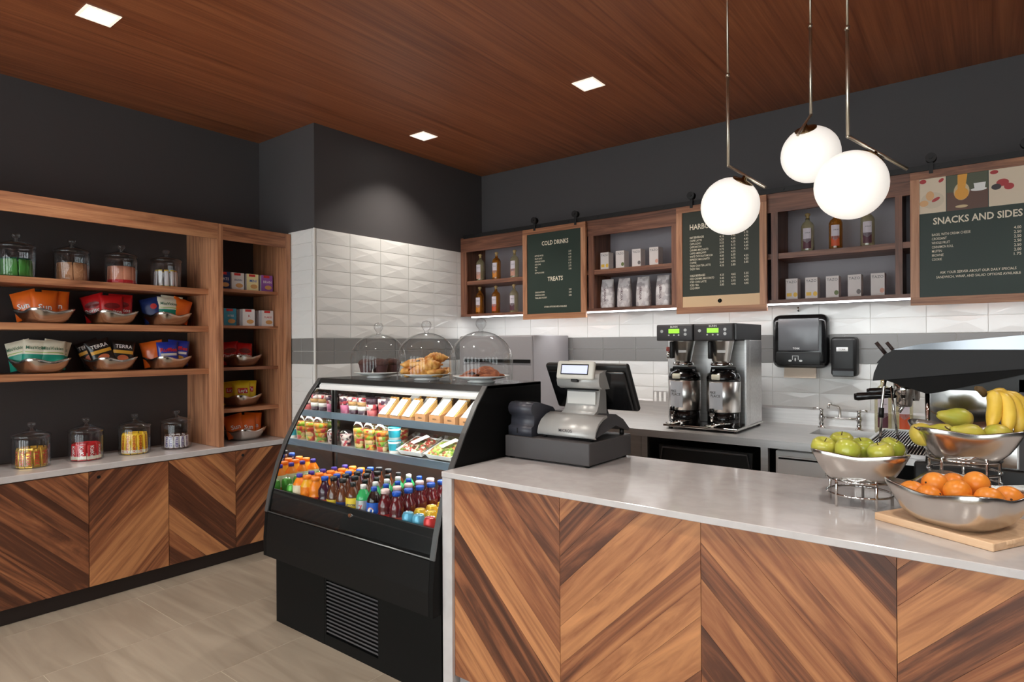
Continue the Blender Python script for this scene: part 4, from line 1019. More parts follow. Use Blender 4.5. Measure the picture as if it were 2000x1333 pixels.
for i, (a, b, c, tl) in enumerate(((-0.08, -0.04, 0.0, 0), (0.0, -0.09, 0.0, 0), (0.085, -0.045, 0.0, 0), (-0.06, 0.05, 0.0, 0), (0.06, 0.06, 0.0, 0), (0.0, 0.0, 0.010, .2), (-0.07, -0.01, 0.018, .45), (0.03, -0.05, 0.022, -.4), (0.0, 0.04, 0.034, .3), (0.07, 0.0, 0.018, .5))):
    lab = 'round brown cookie on the plate under the rightmost dome'
    if ck is None:
        mb = MB(); n = 20; rr = random.Random(4); pr = [(0.0, 0.0), (0.036, 0.0), (0.042, 0.005), (0.038, 0.012), (0.018, 0.017), (0.0, 0.016)]
        mb.lathe(pr, n); mb.v = [(x * (1 + rr.uniform(-.04, .04)), y * (1 + rr.uniform(-.04, .04)), z + rr.uniform(-.001, .001)) for x, y, z in mb.v]
        ck = mb.build('cookie', 'cookie', None, (cx + a, cy + b, cz + c), (tl, 0, 0), label=lab, cat='cookie', group='cookies under the rightmost dome')
    else: clone(ck, (cx + a, cy + b, cz + c), None, lab, rot=(tl, 0.1 * (i % 3), i * .8)).scale = (1.2, 1.2, 1.3)

# ================================================================== STEEL BOWLS (square, flared corners)
def bowl_mesh(a1=0.15, a0=0.075, h=0.085, lift=0.028, n=48, mat='steel_bright', ex=4.0):
    lev = [0.0, 0.12, 0.3, 0.5, 0.7, 0.86, 1.0]
    def ring(s, inset=0.0, dz=0.0):
        out = []
        a = a0 + (a1 - a0) * (s ** 0.62) - inset
        for i in range(n):
            t = 2 * PI * i / n; c, sn = math.cos(t), math.sin(t)
            e = 2 + (ex - 2) * min(1, s * 1.6 + .3)
            r = a / (abs(c) ** e + abs(sn) ** e) ** (1 / e)
            cor = abs(math.sin(2 * t)) ** 2
            r *= 1 + 0.10 * cor * s * s
            out.append((r * c, r * sn, h * s ** 1.5 + lift * (cor - .35) * s ** 3 + dz))
        return out
    vs = []; fs = []
    R = [ring(s) for s in lev] + [ring(s, 0.003, 0.003) for s in reversed(lev)]
    for r in R: vs += r
    for j in range(len(R) - 1):
        for i in range(n): fs.append((j * n + i, j * n + (i + 1) % n, (j + 1) * n + (i + 1) % n, (j + 1) * n + i))
    k = len(R) - 1
    fs.append(tuple(reversed(range(n)))); fs.append(tuple(k * n + i for i in range(n)))
    return MB().add(vs, fs, 0, True).mesh('square_bowl', mat)
BOWL_S = bowl_mesh(0.135, 0.07, 0.085, 0.024, mat='bowl_steel')

# ================================================================== SNACK BAGS
def bag_fn(wd, ht, th):
    def f(u, v):                                   # u,v in -1..1 ; returns half thickness
        return th * max(0.0, (1 - abs(u) ** 2.4)) ** .6 * max(0.0, (1 - abs(v) ** 3.0)) ** .7
    return f
plain('bag_orange', 232, 108, 30, 0.28, coat=.3); plain('bag_red', 196, 24, 30, 0.28, coat=.3); plain('bag_cream', 232, 226, 204, 0.35); plain('bag_teal', 24, 150, 128, 0.35)
plain('bag_black', 28, 24, 24, 0.3, coat=.3); plain('bag_gold', 226, 168, 60, 0.35); plain('bag_blue', 40, 62, 176, 0.28, coat=.3); plain('bag_yellow', 240, 210, 40, 0.28, coat=.3); plain('chip_rust', 206, 110, 70, 0.5)
plain('bag_green_print', 60, 110, 84, 0.4); plain('bag_maroon', 120, 26, 30, 0.3); plain('bag_lime', 150, 190, 60, 0.3)
def snack_bag(label, group, loc, rot, base, low=None, texts=(), band=None, blob=None, W=0.155, H=0.195, split=0.08):
    """pillow pack standing in the local xz plane, printed face towards -y, origin at its foot"""
    t = thing('snack_bag', label, 'snack bag', loc, 0.0, group, rot=rot)
    f = bag_fn(W, H, 0.028); nu, nv = 12, 12; rr = random.Random(sum(map(ord, label)))
    wr = [[rr.uniform(-.0015, .0015) for _ in range(nv + 1)] for _ in range(nu + 1)]
    mb = MB(); idx = {}
    for side in (-1, 1):
        vs = []
        for j in range(nv + 1):
            for i in range(nu + 1):
                u, v = i / nu * 2 - 1, j / nv * 2 - 1
                w2 = W / 2 * (1 - 0.05 * (1 - v * v))
                vs.append((u * w2, side * (f(u, v) + (wr[i][j] if 0 < i < nu and 0 < j < nv else 0) + 0.0008), H * (v + 1) / 2))
        o = len(mb.v); mb.v += vs
        for j in range(nv):
            for i in range(nu):
                q = (o + j * (nu + 1) + i, o + j * (nu + 1) + i + 1, o + (j + 1) * (nu + 1) + i + 1, o + (j + 1) * (nu + 1) + i)
                mb.f.append(q if side < 0 else q[::-1]); vm = (j + .5) / nv * 2 - 1
                mb.m.append(1 if (low and vm < split) else 0); mb.sm.append(True)
    for j in range(nv):                              # side seams
        for i in (0, nu):
            a = j * (nu + 1) + i; b = (j + 1) * (nu + 1) + i; k = (nu + 1) * (nv + 1)
            mb.f.append((a, b, b + k, a + k)); mb.m.append(0); mb.sm.append(False)
    mb.build('bag', [base, low] if low else [base], t)
    def conform(x, y, z):
        return (x, -f(max(-1, min(1, x / (W / 2))), max(-1, min(1, y / H * 2 - 1))) - 0.0032 - z, y)
    if blob:
        m2 = MB(); n = 18
        for (bx, by, rx, ry_) in blob[1]:
            for q in range(3):
                pass
            rings = [(0, 0)]
            vs = [conform(bx, by, .0005)] + [conform(bx + rx * math.cos(2 * PI * i / n), by + ry_ * math.sin(2 * PI * i / n), .0005) for i in range(n)]
            m2.add(vs, [(0, 1 + i, 1 + (i + 1) % n) for i in range(n)])
        m2.build('print_picture', blob[0], t)
    if band:
        m3 = MB(); x0, x1, y0, y1 = band[1]; n = 8
        vs = [conform(x0 + (x1 - x0) * i / n, y, .0004) for i in range(n + 1) for y in (y0, y1)]
        m3.add(vs, [(2 * i, 2 * i + 2, 2 * i + 3, 2 * i + 1) for i in range(n)]); m3.build('print_band', band[0], t)
    for (s, size, x, y, mat, bold) in texts:
        m4 = MB(); put_text(m4, s, size, x, y, 'CENTER', bold, fit=(0.118 if len(s) > 6 else None), fn=lambda a, b, c: conform(a, b, .0012)); m4.build('lettering', mat, t)
    return t
STY = {
 'orange': dict(base='bag_orange', texts=[('Sun', 0.052, 0.0, 0.070, 'white_print', .02)]),
 'red': dict(base='bag_red', texts=[('Doritos', 0.036, 0.0, 0.062, 'white_print', .02)], blob=('bag_maroon', [(0.0, 0.115, 0.05, 0.022)])),
 'vickie': dict(base='bag_cream', low='bag_teal', texts=[('MissVickies', 0.032, 0.0, 0.130, 'bag_green_print', .008)], band=('bag_lime', (-0.06, 0.06, 0.108, 0.112))),
 'terra': dict(base='bag_black', texts=[('TERRA', 0.036, 0.0, 0.138, 'white_print', .01)], band=('bag_gold', (-0.064, 0.064, 0.098, 0.122)), blob=('chip_rust', [(0.0, 0.066, 0.036, 0.022)])),
 'ruffles': dict(base='bag_blue', texts=[('Ruffles', 0.040, 0.0, 0.118, 'lbl_red', .03)], band=('white_print', (-0.055, 0.055, 0.086, 0.104)), blob=('bag_gold', [(0.0, 0.052, 0.04, 0.022)])),
 'lays': dict(base='bag_yellow', texts=[("Lay's", 0.038, 0.0, 0.108, 'white_print', .02)], band=('lbl_red', (-0.042, 0.042, 0.098, 0.142))),
 'orange_plain': dict(base='bag_orange', texts=[]),
 'navy': dict(base='lbl_navy', texts=[], blob=('lbl_red', [(0.02, 0.12, 0.022, 0.022)])),
}
DESC = {'orange': 'orange snack bag lettered Sun', 'red': 'red tortilla chip bag', 'vickie': 'cream and teal chip bag', 'terra': 'black chip bag with gold band', 'ruffles': 'blue chip bag with red lettering', 'lays': 'yellow potato chip bag', 'orange_plain': 'plain orange snack bag', 'navy': 'navy blue snack bag'}
def bowl_of_bags(x, y, z, where, items, rz=0.25, face=0.0):
    b = link('snack_bowl', BOWL_S, None, (x, y, z), (0, 0, rz), label='square polished steel bowl of snack bags ' + where, cat='bowl', group='steel snack bowls on the left shelves')
    for k, (style, dx, dy, dz, yaw, roll, lean, pos) in enumerate(items):
        # bags face +x; dy = along the shelf
        snack_bag(DESC[style] + ', ' + pos, 'snack bags in the steel bowls', (x + dx * .8, y + dy * .78, z + max(dz, 0.0) + 0.006 + 0.07 * abs(math.sin(roll)) + 0.04 * abs(dy)), (lean, roll, PI / 2 + yaw), **STY[style])
XB = -5.055
def three(st, a, b, c): return [(st, 0.045, -0.010, 0.014, -0.12, 0.0, -0.12, a), (st, 0.0, 0.075, 0.022, -0.2, 0.04, -0.1, b), (st, -0.02, -0.10, -0.004, -0.7, -0.28, -0.1, c)]
bowl_of_bags(XB, 1.345, 1.8575, 'on the left middle shelf', three('orange', 'front left bowl of middle shelf', 'behind its twin on middle shelf', 'tilted at left end of middle shelf'))
bowl_of_bags(XB, 1.745, 1.8575, 'in the middle of the middle shelf', three('red', 'front of centre bowl on middle shelf', 'right in centre bowl on middle shelf', 'tilted left in centre bowl on middle shelf'))
bowl_of_bags(XB, 2.125, 1.8575, 'on the middle shelf by the divider', [('vickie', 0.03, 0.0, 0.02, -0.1, 0.05, -0.12, 'front of bowl on middle shelf by divider'), ('navy', -0.01, -0.095, -0.01, -0.6, -0.25, -0.1, 'left of the cream bag on middle shelf'),
    ('orange_plain', 0.03, 0.095, -0.02, 0.1, 0.3, -0.1, 'small, right of cream bag on middle shelf'), ('vickie', -0.04, 0.04, 0.028, -0.2, 0.1, 0.1, 'behind on middle shelf by divider')])
bowl_of_bags(XB, 1.32, 1.5245, 'on the lower shelf at left', [('vickie', 0.055, 0.065, 0.012, -0.1, 0.05, -0.12, 'front right in lower left bowl'), ('vickie', 0.03, -0.045, 0.016, -0.2, 0.08, -0.1, 'front left in lower left bowl'), ('vickie', -0.03, -0.115, -0.008, -0.8, -0.25, -0.1, 'tilted at far left of lower shelf'), ('vickie', -0.04, 0.09, 0.006, -0.1, 0.2, 0.1, 'behind in lower left bowl')])
bowl_of_bags(XB, 1.735, 1.5245, 'in the middle of the lower shelf', [('terra', 0.055, -0.045, 0.008, -0.1, -0.32, -0.12, 'tilted left in centre bowl of lower shelf'), ('terra', 0.045, 0.075, 0.008, -0.1, 0.12, -0.1, 'right in centre bowl of lower shelf'), ('terra', -0.03, -0.10, -0.01, -0.6, -0.4, -0.1, 'far left in centre bowl of lower shelf')])
bowl_of_bags(XB, 2.125, 1.5245, 'on the lower shelf by the divider', [('ruffles', 0.05, 0.0, 0.008, -0.1, -0.03, -0.12, 'front of lower bowl by divider'), ('ruffles', 0.01, 0.095, 0.012, -0.2, 0.1, -0.1, 'right in lower bowl by divider'), ('orange_plain', 0.0, -0.10, -0.02, -0.5, -0.2, -0.1, 'left in lower bowl by divider')])
bowl_of_bags(-5.03, 2.70, 1.5275, 'with red bags in the narrow bay', [('red', 0.05, 0.02, -0.02, -0.1, 0.1, -0.3, 'front in narrow bay bowl'), ('red', 0.0, -0.09, -0.03, -0.3, -0.1, -0.2, 'left in narrow bay bowl')])
bowl_of_bags(-5.03, 2.70, 1.1945, 'with yellow bags in the narrow bay', [('lays', 0.05, 0.0, 0.0, -0.1, 0.0, -0.15, 'front in narrow bay bowl'), ('lays', 0.01, 0.075, 0.004, -0.2, 0.05, -0.1, 'right in narrow bay bowl'), ('lays', -0.02, -0.07, -0.01, -0.4, -0.08, -0.1, 'left in narrow bay bowl')])
bowl_of_bags(-5.0, 2.72, 0.9125, 'with orange bags on the worktop', [('orange', 0.05, 0.01, 0.004, -0.1, 0.05, -0.2, 'front in worktop bowl beside display case'), ('orange', 0.0, 0.09, 0.006, -0.1, 0.1, -0.1, 'right in worktop bowl beside display case'), ('orange', 0.03, -0.085, 0.0, -0.3, -0.22, -0.2, 'left in worktop bowl beside display case')])

# ================================================================== GLASS SNACK JARS
plain('foil_gold', 206, 164, 70, 0.25, metal=0.6); plain('wrap_red', 200, 34, 40, 0.3, coat=.3); plain('wrap_yellow', 240, 196, 44, 0.3, coat=.3); plain('wrap_purple', 92, 70, 150, 0.3, coat=.3); plain('wrap_brown', 84, 46, 34, 0.3)
plain('print_red', 190, 30, 40, 0.4); plain('print_purple', 72, 52, 140, 0.4); plain('sachet_green', 70, 140, 62, 0.35); plain('sachet_dark', 22, 90, 70, 0.35); plain('biscuit', 176, 128, 92, 0.7, bump=.4, bscale=90); plain('biscuit_red', 206, 140, 112, 0.7); plain('stick_white', 224, 222, 224, 0.4); plain('stick_gold', 206, 176, 60, 0.4)
JAR = None
def jar(x, y, z, label):
    global JAR
    if JAR is None:
        JAR = thing('snack_jar', label, 'jar', (x, y, z), 0.0, 'lidded glass snack jars')
        R = 0.105
        MB().shell([(0.0, 0.0), (R * .93, 0.0), (R, 0.008), (R * .985, 0.02), (R, 0.10), (R, 0.180), (R * .97, 0.196), (R * .92, 0.202), (R * .94, 0.206)], 36).build('glass_body', 'jar_glass', JAR)
        lid = MB().shell([(R * 1.03, 0.203), (R * 1.04, 0.208), (R * .95, 0.218), (R * .6, 0.232), (R * .25, 0.246), (0.014, 0.252)], 36).build('lid', 'jar_glass', JAR)
        MB().lathe([(0.0, 0.248), (0.013, 0.252), (0.010, 0.262), (0.022, 0.268), (0.025, 0.282), (0.021, 0.291), (0.0, 0.293)], 16).build('knob', 'jar_glass', lid)
        MB().shell([(R * 1.005, 0.196), (R * 1.03, 0.203)], 36).build('rim_seal', 'jar_glass', lid)
        return JAR
    return clone(JAR, (x, y, z), 0.0, label)
def bar_mesh(w2, h, d): return None
def ring_of(x, y, z, name, label, cat, group, n, w0, hh, mat, txt=None, tm=None, tips=None, rad=0.078, tsize=0.03, start=0.0, hv=0.01, foot=None, thick=0.012):
    proto = None; rr = random.Random(n * 7 + int(hh * 1000))
    for i in range(n):
        a = start + 2 * PI * i / n; r = rad + rr.uniform(-.004, .004)
        loc = (x + r * math.cos(a), y + r * math.sin(a), z + 0.0035); rz = a + PI / 2 + rr.uniform(-.15, .15)
        if proto is None:
            proto = thing(name, label, cat, loc, 0.0, group, rot=(-0.03, 0, rz))
            MB().rbox(-w0 / 2, -thick / 2, 0.006 if tips else 0.0, w0 / 2, thick / 2, hh - (0.008 if tips else 0), 0.005, 1).build('wrapper', mat, proto)
            if tips:
                for zz in (0.0, hh - 0.012): MB().box(-w0 / 2, -0.0015, zz, w0 / 2, 0.0015, zz + 0.012).build('crimp', tips, proto)
            if foot: MB().box(-w0 / 2 - .0004, -thick / 2 - .0006, 0.008, w0 / 2 + .0004, thick / 2 + .0006, 0.03).build('foot_band', foot, proto)
            if txt:
                mb = MB(); put_text(mb, txt, tsize, 0.0, 0.0, 'CENTER', 0.02, rot=-PI / 2, sx=1.0)
                mb.build('lettering', tm, proto, (-tsize * .33, -thick / 2 - 0.001, hh * .5), FACE_Y)
        else: clone(proto, loc, None, label, rot=(-0.03, 0.05 * rr.uniform(-1, 1), rz))
ZW = 0.9125
for (y, lab, args) in ((1.256, 'glass jar of gold chocolate bars, leftmost on worktop', ('gold wrapped chocolate bar with red lettering in leftmost worktop jar', 12, 0.036, 0.125, 'foil_gold', 'TWIX', 'print_red', 'foil_gold', 0.036, None)),
        (1.566, 'glass jar of red chocolate bars, second on worktop', ('red wrapped chocolate bar in the second worktop jar', 9, 0.052, 0.115, 'wrap_red', 'KitKat', 'white_print', 'wrap_red', 0.034, 'bag_cream')),
        (1.875, 'glass jar of yellow candy bars, third on worktop', ('yellow wrapped candy bar in the third worktop jar', 12, 0.036, 0.150, 'wrap_yellow', 'OHHENRY', 'print_red', 'wrap_yellow', 0.026, 'bag_cream')),
        (2.170, 'glass jar of purple wrapped bars, last on worktop by divider', ('white and purple wrapped bar in jar by the divider', 13, 0.032, 0.105, 'stick_white', 'FILLED', 'print_purple', 'wrap_brown', 0.026, None))):
    jar(-5.0, y, ZW, lab)
    ring_of(-5.0, y, ZW, 'candy_bar', args[0], 'candy bar', 'candy bars of the ' + lab.split(',')[0], args[1], args[2], args[3], args[4], args[5], args[6], args[7], tsize=args[8], foot=args[9], start=0.1)
ZT = 2.1525
for (y, lab, args) in ((1.190, 'glass jar of green sachets, leftmost on top shelf', ('green tea sachet in the leftmost top shelf jar', 11, 0.044, 0.125, 'sachet_green', 'sachet_dark')),
        (1.502, 'glass jar of brown biscuits, second on top shelf', ('brown biscuit pack in the second top shelf jar', 8, 0.062, 0.125, 'biscuit', None)),
        (1.810, 'glass jar of pink biscuit packs, third on top shelf', ('pinkish biscuit pack with red print in third top shelf jar', 8, 0.062, 0.130, 'biscuit_red', None)),
        (2.120, 'glass jar of white and gold sticks, last on top shelf', ('white drink stick in the top shelf jar by divider', 12, 0.030, 0.130, 'stick_white', 'stick_gold'))):
    jar(-5.045, y, ZT, lab)
    ring_of(-5.045, y, ZT, 'sachet' if 'sachet' in args[0] else ('biscuit_pack' if 'biscuit' in args[0] else 'drink_stick'), args[0], 'sachet' if 'sachet' in args[0] else ('biscuit' if 'biscuit' in args[0] else 'drink stick'), 'packs of the ' + lab.split(',')[0], args[1], args[2], args[3], args[4], tips=args[5], foot='print_red' if 'red print' in args[0] else None, start=0.2)

# ================================================================== CEREAL CARTONS IN THE NARROW BAY
plain('carton_white', 232, 230, 228, 0.5); plain('carton_side', 206, 202, 204, 0.5); plain('carton_purple', 150, 92, 176, 0.45); plain('carton_teal', 60, 150, 180, 0.45); plain('carton_cream', 238, 226, 170, 0.45); plain('bowl_tan', 214, 160, 96, 0.5)
def carton(label, x, y, z, front, word, wm, n=2, Wd=0.105, Hd=0.140):
    for k in range(n):
        lab = label if k == 0 else '%s carton behind the %s' % (ORD[k - 1], label.split(' carton')[0])
        t = thing('cereal_carton', lab, 'carton', (x - 0.040 * k, y - 0.004 * k, z), PI / 2, 'cereal cartons in the narrow bay')
        MB().box(-Wd / 2, -0.018, 0.0, Wd / 2, 0.018, Hd).build('box', 'carton_side', t)
        f = MB().box(-Wd / 2, -0.0188, 0.0, Wd / 2, -0.0181, Hd).build('front_print', front, t)
        if k == 0:
            MB().box(-Wd * .30, -0.0194, Hd * .84, Wd * .22, -0.0189, Hd * .98).build('red_tab', 'lbl_red', f)
            mb = MB(); disc(mb, 0.012, Hd * .26, Wd * .30, Hd * .13); mb.build('bowl_picture', 'bowl_tan', f, (0, -0.0192, 0), FACE_Y)
            mb = MB(); put_text(mb, word, 0.030 if len(word) < 5 else 0.022, 0.004, Hd * .52, 'CENTER', .01); mb.build('lettering', wm, f, (0, -0.0194, 0), FACE_Y)
Xc = -4.925
carton('dark blue cereal carton half hidden by the divider', Xc, 2.505, 2.1635, 'lbl_navy', 'OATS', 'white_print', 1)
carton('white cereal carton with red oval, upper narrow shelf', Xc, 2.622, 2.1635, 'carton_white', 'RAISIN', 'lbl_navy', 2)
carton('yellow edged cereal carton with blue word, upper narrow shelf', Xc, 2.750, 2.1635, 'carton_cream', 'MINI', 'lbl_blue', 3)
carton('purple cereal carton on the upper narrow shelf', Xc, 2.880, 2.1635, 'carton_purple', 'BRAN', 'white_print', 2)
carton('teal cereal carton on the second narrow shelf', Xc, 2.555, 1.8675, 'carton_teal', 'BITES', 'white_print', 2)
carton('white cereal carton with big red letter, second narrow shelf', Xc, 2.715, 1.8675, 'carton_white', 'K', 'print_red', 4)
carton('white cereal carton with dark word, second narrow shelf', Xc, 2.885, 1.8675, 'carton_white', 'FLAKES', 'print_red', 4, Hd=0.135)

# ================================================================== GOODS IN THE WALL CABINET
plain('cork', 196, 164, 112, 0.7); plain('cork_dark', 150, 124, 78, 0.6); plain('lbl_plum', 92, 50, 62, 0.5); plain('lbl_amber', 206, 128, 40, 0.5); plain('lbl_rust', 204, 84, 44, 0.5); plain('lbl_rose', 204, 150, 130, 0.5)
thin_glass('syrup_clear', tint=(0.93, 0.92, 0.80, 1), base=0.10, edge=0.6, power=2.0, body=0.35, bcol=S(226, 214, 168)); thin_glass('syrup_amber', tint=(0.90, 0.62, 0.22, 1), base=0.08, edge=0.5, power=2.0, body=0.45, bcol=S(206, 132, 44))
def syrup(label, x, y, z, glass, lower, Hh=0.30, R=0.045, word='SYRUP', group='syrup bottles in the wall cabinet', stop='cork'):
    t = thing('syrup_bottle', label, 'bottle', (x, y, z), 0.0, group)
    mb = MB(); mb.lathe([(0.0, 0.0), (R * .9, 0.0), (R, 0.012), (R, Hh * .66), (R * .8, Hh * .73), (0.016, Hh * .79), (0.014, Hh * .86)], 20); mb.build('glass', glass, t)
    mb = MB(); mb.lathe([(0.0, Hh * .83), (0.013, Hh * .83), (0.013, Hh * .88), (0.008, Hh * .89), (0.019, Hh * .93), (0.019, Hh * .965), (0.0, Hh)], 14); mb.build('stopper', stop, t)
    def arc(z0, z1, notch, mat, name):
        m = MB(); n = 8; vs = []; rr = R + .0008
        for i in range(n + 1):
            u = i / n * 2 - 1; a = u * 0.62 - PI / 2 + 0.1
            vs += [(rr * math.cos(a), rr * math.sin(a), z0 + (notch * (1 - abs(u)) if notch else 0)), (rr * math.cos(a), rr * math.sin(a), z1)]
        m.add(vs, [(2 * i, 2 * i + 2, 2 * i + 3, 2 * i + 1) for i in range(n)]); return m.build(name, mat, t)
    arc(Hh * .10, Hh * .34, 0, lower, 'flavour_label')
    p = arc(Hh * .30, Hh * .60, -0.022, 'lilac_paper', 'paper_label')
    m = MB(); put_text(m, word, 0.012, 0.004, Hh * .47, 'CENTER', .004, fn=lambda a, b, c: ((R + .002) * math.sin(a / R + .1), -(R + .002) * math.cos(a / R + .1), b)); m.build('lettering', 'black_satin', p)
bx = (-4.262, -4.042, -3.806); w1 = ('left', 'middle', 'right')
for i in range(3):
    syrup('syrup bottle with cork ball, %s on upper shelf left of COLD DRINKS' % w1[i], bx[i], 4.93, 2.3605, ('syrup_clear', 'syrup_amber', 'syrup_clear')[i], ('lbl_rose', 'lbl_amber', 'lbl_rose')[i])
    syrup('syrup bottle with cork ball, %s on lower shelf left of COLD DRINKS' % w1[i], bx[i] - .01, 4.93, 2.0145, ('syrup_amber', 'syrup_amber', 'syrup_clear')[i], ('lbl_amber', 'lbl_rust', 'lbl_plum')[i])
for i, x in enumerate((-1.075, -0.889, -0.689)):
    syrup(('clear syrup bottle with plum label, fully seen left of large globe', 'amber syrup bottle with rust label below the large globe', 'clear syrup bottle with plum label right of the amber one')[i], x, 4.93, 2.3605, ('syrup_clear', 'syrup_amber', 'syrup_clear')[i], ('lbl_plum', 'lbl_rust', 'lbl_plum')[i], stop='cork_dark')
plain('tea_box', 226, 216, 212, 0.55); plain('tea_box_side', 196, 184, 178, 0.55)
def tea_box(label, x, z, accent, word, yellow):
    t = thing('tea_box', label, 'box', (x, 4.925, z), 0.0, 'tea boxes in the wall cabinet')
    MB().box(-0.041, -0.045, 0.0, 0.041, 0.045, 0.162).build('box', 'tea_box', t)
    mb = MB(); put_text(mb, word, 0.026, 0.0, 0.128, 'CENTER', 0.0); mb.build('lettering', 'graphite', t, (0, -0.0456, 0), FACE_Y)
    mb = MB()
    if yellow: mb.box(-0.034, 0.03, 0, 0.0, 0.055, 0.0004)
    disc(mb, 0.026, 0.042, 0.014, 0.017); mb.build('printed_motif', accent, t, (0, -0.0455, 0), FACE_Y)
plain('motif_yellow', 232, 186, 70, 0.5); plain('motif_green', 110, 120, 70, 0.5); plain('motif_grey', 120, 112, 110, 0.5); plain('motif_pink', 220, 160, 140, 0.5)
for i, x in enumerate((-2.748, -2.594, -2.435, -2.272)):
    tea_box('white tea box on shelf above coffee bags, %s from left' % ORD[i], x, 2.3605, ('motif_yellow', 'motif_green', 'motif_grey', 'motif_pink')[i], 'TAZO', i == 0)
for i, x in enumerate((-1.176, -1.042, -0.904, -0.764, -0.623)):
    tea_box('white tea box on shelf above towel dispenser, %s from left' % ORD[i], x, 2.0145, ('motif_yellow', 'motif_yellow', 'motif_green', 'motif_grey', 'motif_pink')[i], 'TAZO', i < 2)
speckle('coffee_foil', [S(230, 224, 224), S(214, 206, 206), S(238, 232, 232), S(200, 192, 194)], 34, 0.4, 0.25)
cb = None
for i, x in enumerate((-2.740, -2.571, -2.388, -2.204)):
    lab = 'marbled white coffee bag below the tea boxes, %s from left' % ORD[i]
    if cb is None:
        cb = thing('coffee_bag', lab, 'coffee bag', (x, 4.925, 2.0145), 0.06, 'coffee bags in the wall cabinet')
        mb = MB(); n = 16; lev = [(0.0, .055, .036), (0.02, .06, .042), (0.12, .061, .042), (0.2, .058, .034), (0.245, .057, .014), (0.268, .056, .006)]
        vs = []; fs = []; rr = random.Random(9)
        for z, a, b in lev:
            for j in range(n):
                t = 2 * PI * j / n; c, s = math.cos(t), math.sin(t); r = 1 / (abs(c) ** 6 + abs(s) ** 6) ** (1 / 6)
                vs.append((a * r * c + rr.uniform(-.001, .001), b * r * s + rr.uniform(-.002, .002), z))
        for k in range(len(lev) - 1):
            for j in range(n): fs.append((k * n + j, k * n + (j + 1) % n, (k + 1) * n + (j + 1) % n, (k + 1) * n + j))
        fs += [tuple(reversed(range(n))), tuple(5 * n + j for j in range(n))]
        mb.add(vs, fs, 0, True).build('bag', 'coffee_foil', cb)
        mb = MB(); put_text(mb, 'VERONA', 0.030, 0, 0, 'CENTER', .006, rot=-PI / 2); mb.build('lettering', 'lbl_plum', cb, (-0.02, -0.0455, 0.125), FACE_Y)
    else: clone(cb, (x, 4.925, 2.0145), 0.06 - .04 * i, lab)

# ================================================================== TILL
till = thing('cash_drawer', 'dark grey cash drawer under the till on the service counter', 'cash drawer', (0, 0, 0))
MB().rbox(-2.048, 2.562, 1.110, -1.532, 2.995, 1.219, 0.003, 1, smooth=False).build('box', pbr('drawer_grey', S(74, 71, 72), 0.5), till)
for fx, fy in ((-2.02, 2.59), (-1.56, 2.59), (-2.02, 2.965), (-1.56, 2.965)): MB().cyl((fx, fy, 1.1005), (fx, fy, 1.1105), 0.014, 12).build('foot', 'black_matte', till)
pr = thing('receipt_printer', 'small dark grey receipt printer on left of the cash drawer', 'printer', (-2.043, 2.585, 1.2195))
pf = [(0, 0), (0, .046), (.016, .052), (.022, .060), (.026, .102), (.010, .112), (0.0, .128), (-.002, .146), (.006, .164), (.024, .174), (.060, .176), (.200, .140), (.222, .118), (.222, 0)]
MB().prism(pf, 0.0, 0.152, 'yz', smooth=True).build('body', 'graphite_blue', pr)
MB().box(0.056, -0.0008, 0.014, 0.063, 0.0, 0.040).build('power_slot', 'black_matte', pr)
MB().box(0.01, 0.028, 0.1755, 0.142, 0.034, 0.1768).build('paper_slot', 'black_matte', pr)
tm = thing('till_terminal', 'silver and black touch screen till on the cash drawer', 'till', (-1.70, 2.615, 1.2195))
# wave shaped silver cover, profile in y-z
top = [(-0.004, 0.034), (0.004, 0.058), (0.030, 0.088), (0.075, 0.112), (0.115, 0.122), (0.140, 0.136), (0.158, 0.165), (0.170, 0.215), (0.176, 0.236)]
inn = [(y + 0.010, z - 0.010) for y, z in top]
MB().prism([(0.0, 0.014), (-0.006, 0.022)] + top[:5] + list(reversed([(y + .004, z - .012) for y, z in top[:5]])) + [(0.01, 0.014)], -0.172, 0.172, 'yz', smooth=True).build('base_cover', 'silver_plastic', tm)
MB().prism([(0.02, 0.018), (0.10, 0.108), (0.16, 0.124), (0.22, 0.118), (0.30, 0.085), (0.37, 0.030), (0.36, 0.020), (0.22, 0.06)], -0.165, 0.165, 'yz', smooth=True).build('base_side', 'graphite', tm)
MB().prism([(0.10, 0.116), (0.140, 0.134), (0.158, 0.165), (0.170, 0.215), (0.176, 0.246), (0.235, 0.246), (0.24, 0.10), (0.14, 0.10)], -0.100, 0.100, 'yz', smooth=True).build('neck', 'silver_plastic', tm)
MB().box(-0.085, 0.150, 0.168, 0.085, 0.163, 0.232).build('printer_door', pbr('door_silver', S(200, 199, 195), 0.45), tm)
MB().prism([(0.150, 0.248), (0.120, 0.262), (0.112, 0.290), (0.118, 0.330), (0.19, 0.345), (0.26, 0.28), (0.24, 0.246)], -0.128, 0.128, 'yz', smooth=True).build('head_cover', 'silver_plastic', tm)
MB().box(-0.10, 0.148, 0.240, 0.10, 0.160, 0.249).build('head_gap', 'black_matte', tm)
for fx in (-0.14, 0.14):
    for fy in (0.02, 0.33): MB().cyl((fx, fy, 0.0005), (fx, fy, 0.03), 0.012, 10).build('foot', 'black_satin', tm)
mb = MB(); put_text(mb, 'MICROS', 0.022, 0, 0, 'CENTER', .01); mb.build('lettering', 'graphite', tm, (0.0, -0.0055, 0.038), FACE_Y)
disp = MB(); Td = Matrix.Translation((0.0, 0.10, 0.345)) @ Matrix.Rotation(math.radians(-12), 4, 'X')
disp.rbox(-0.112, -0.014, -0.048, 0.112, 0.014, 0.048, 0.012, 3, T=Td); d_ = disp.build('customer_display', pbr('bezel_ivory', S(206, 203, 194), 0.4), tm)
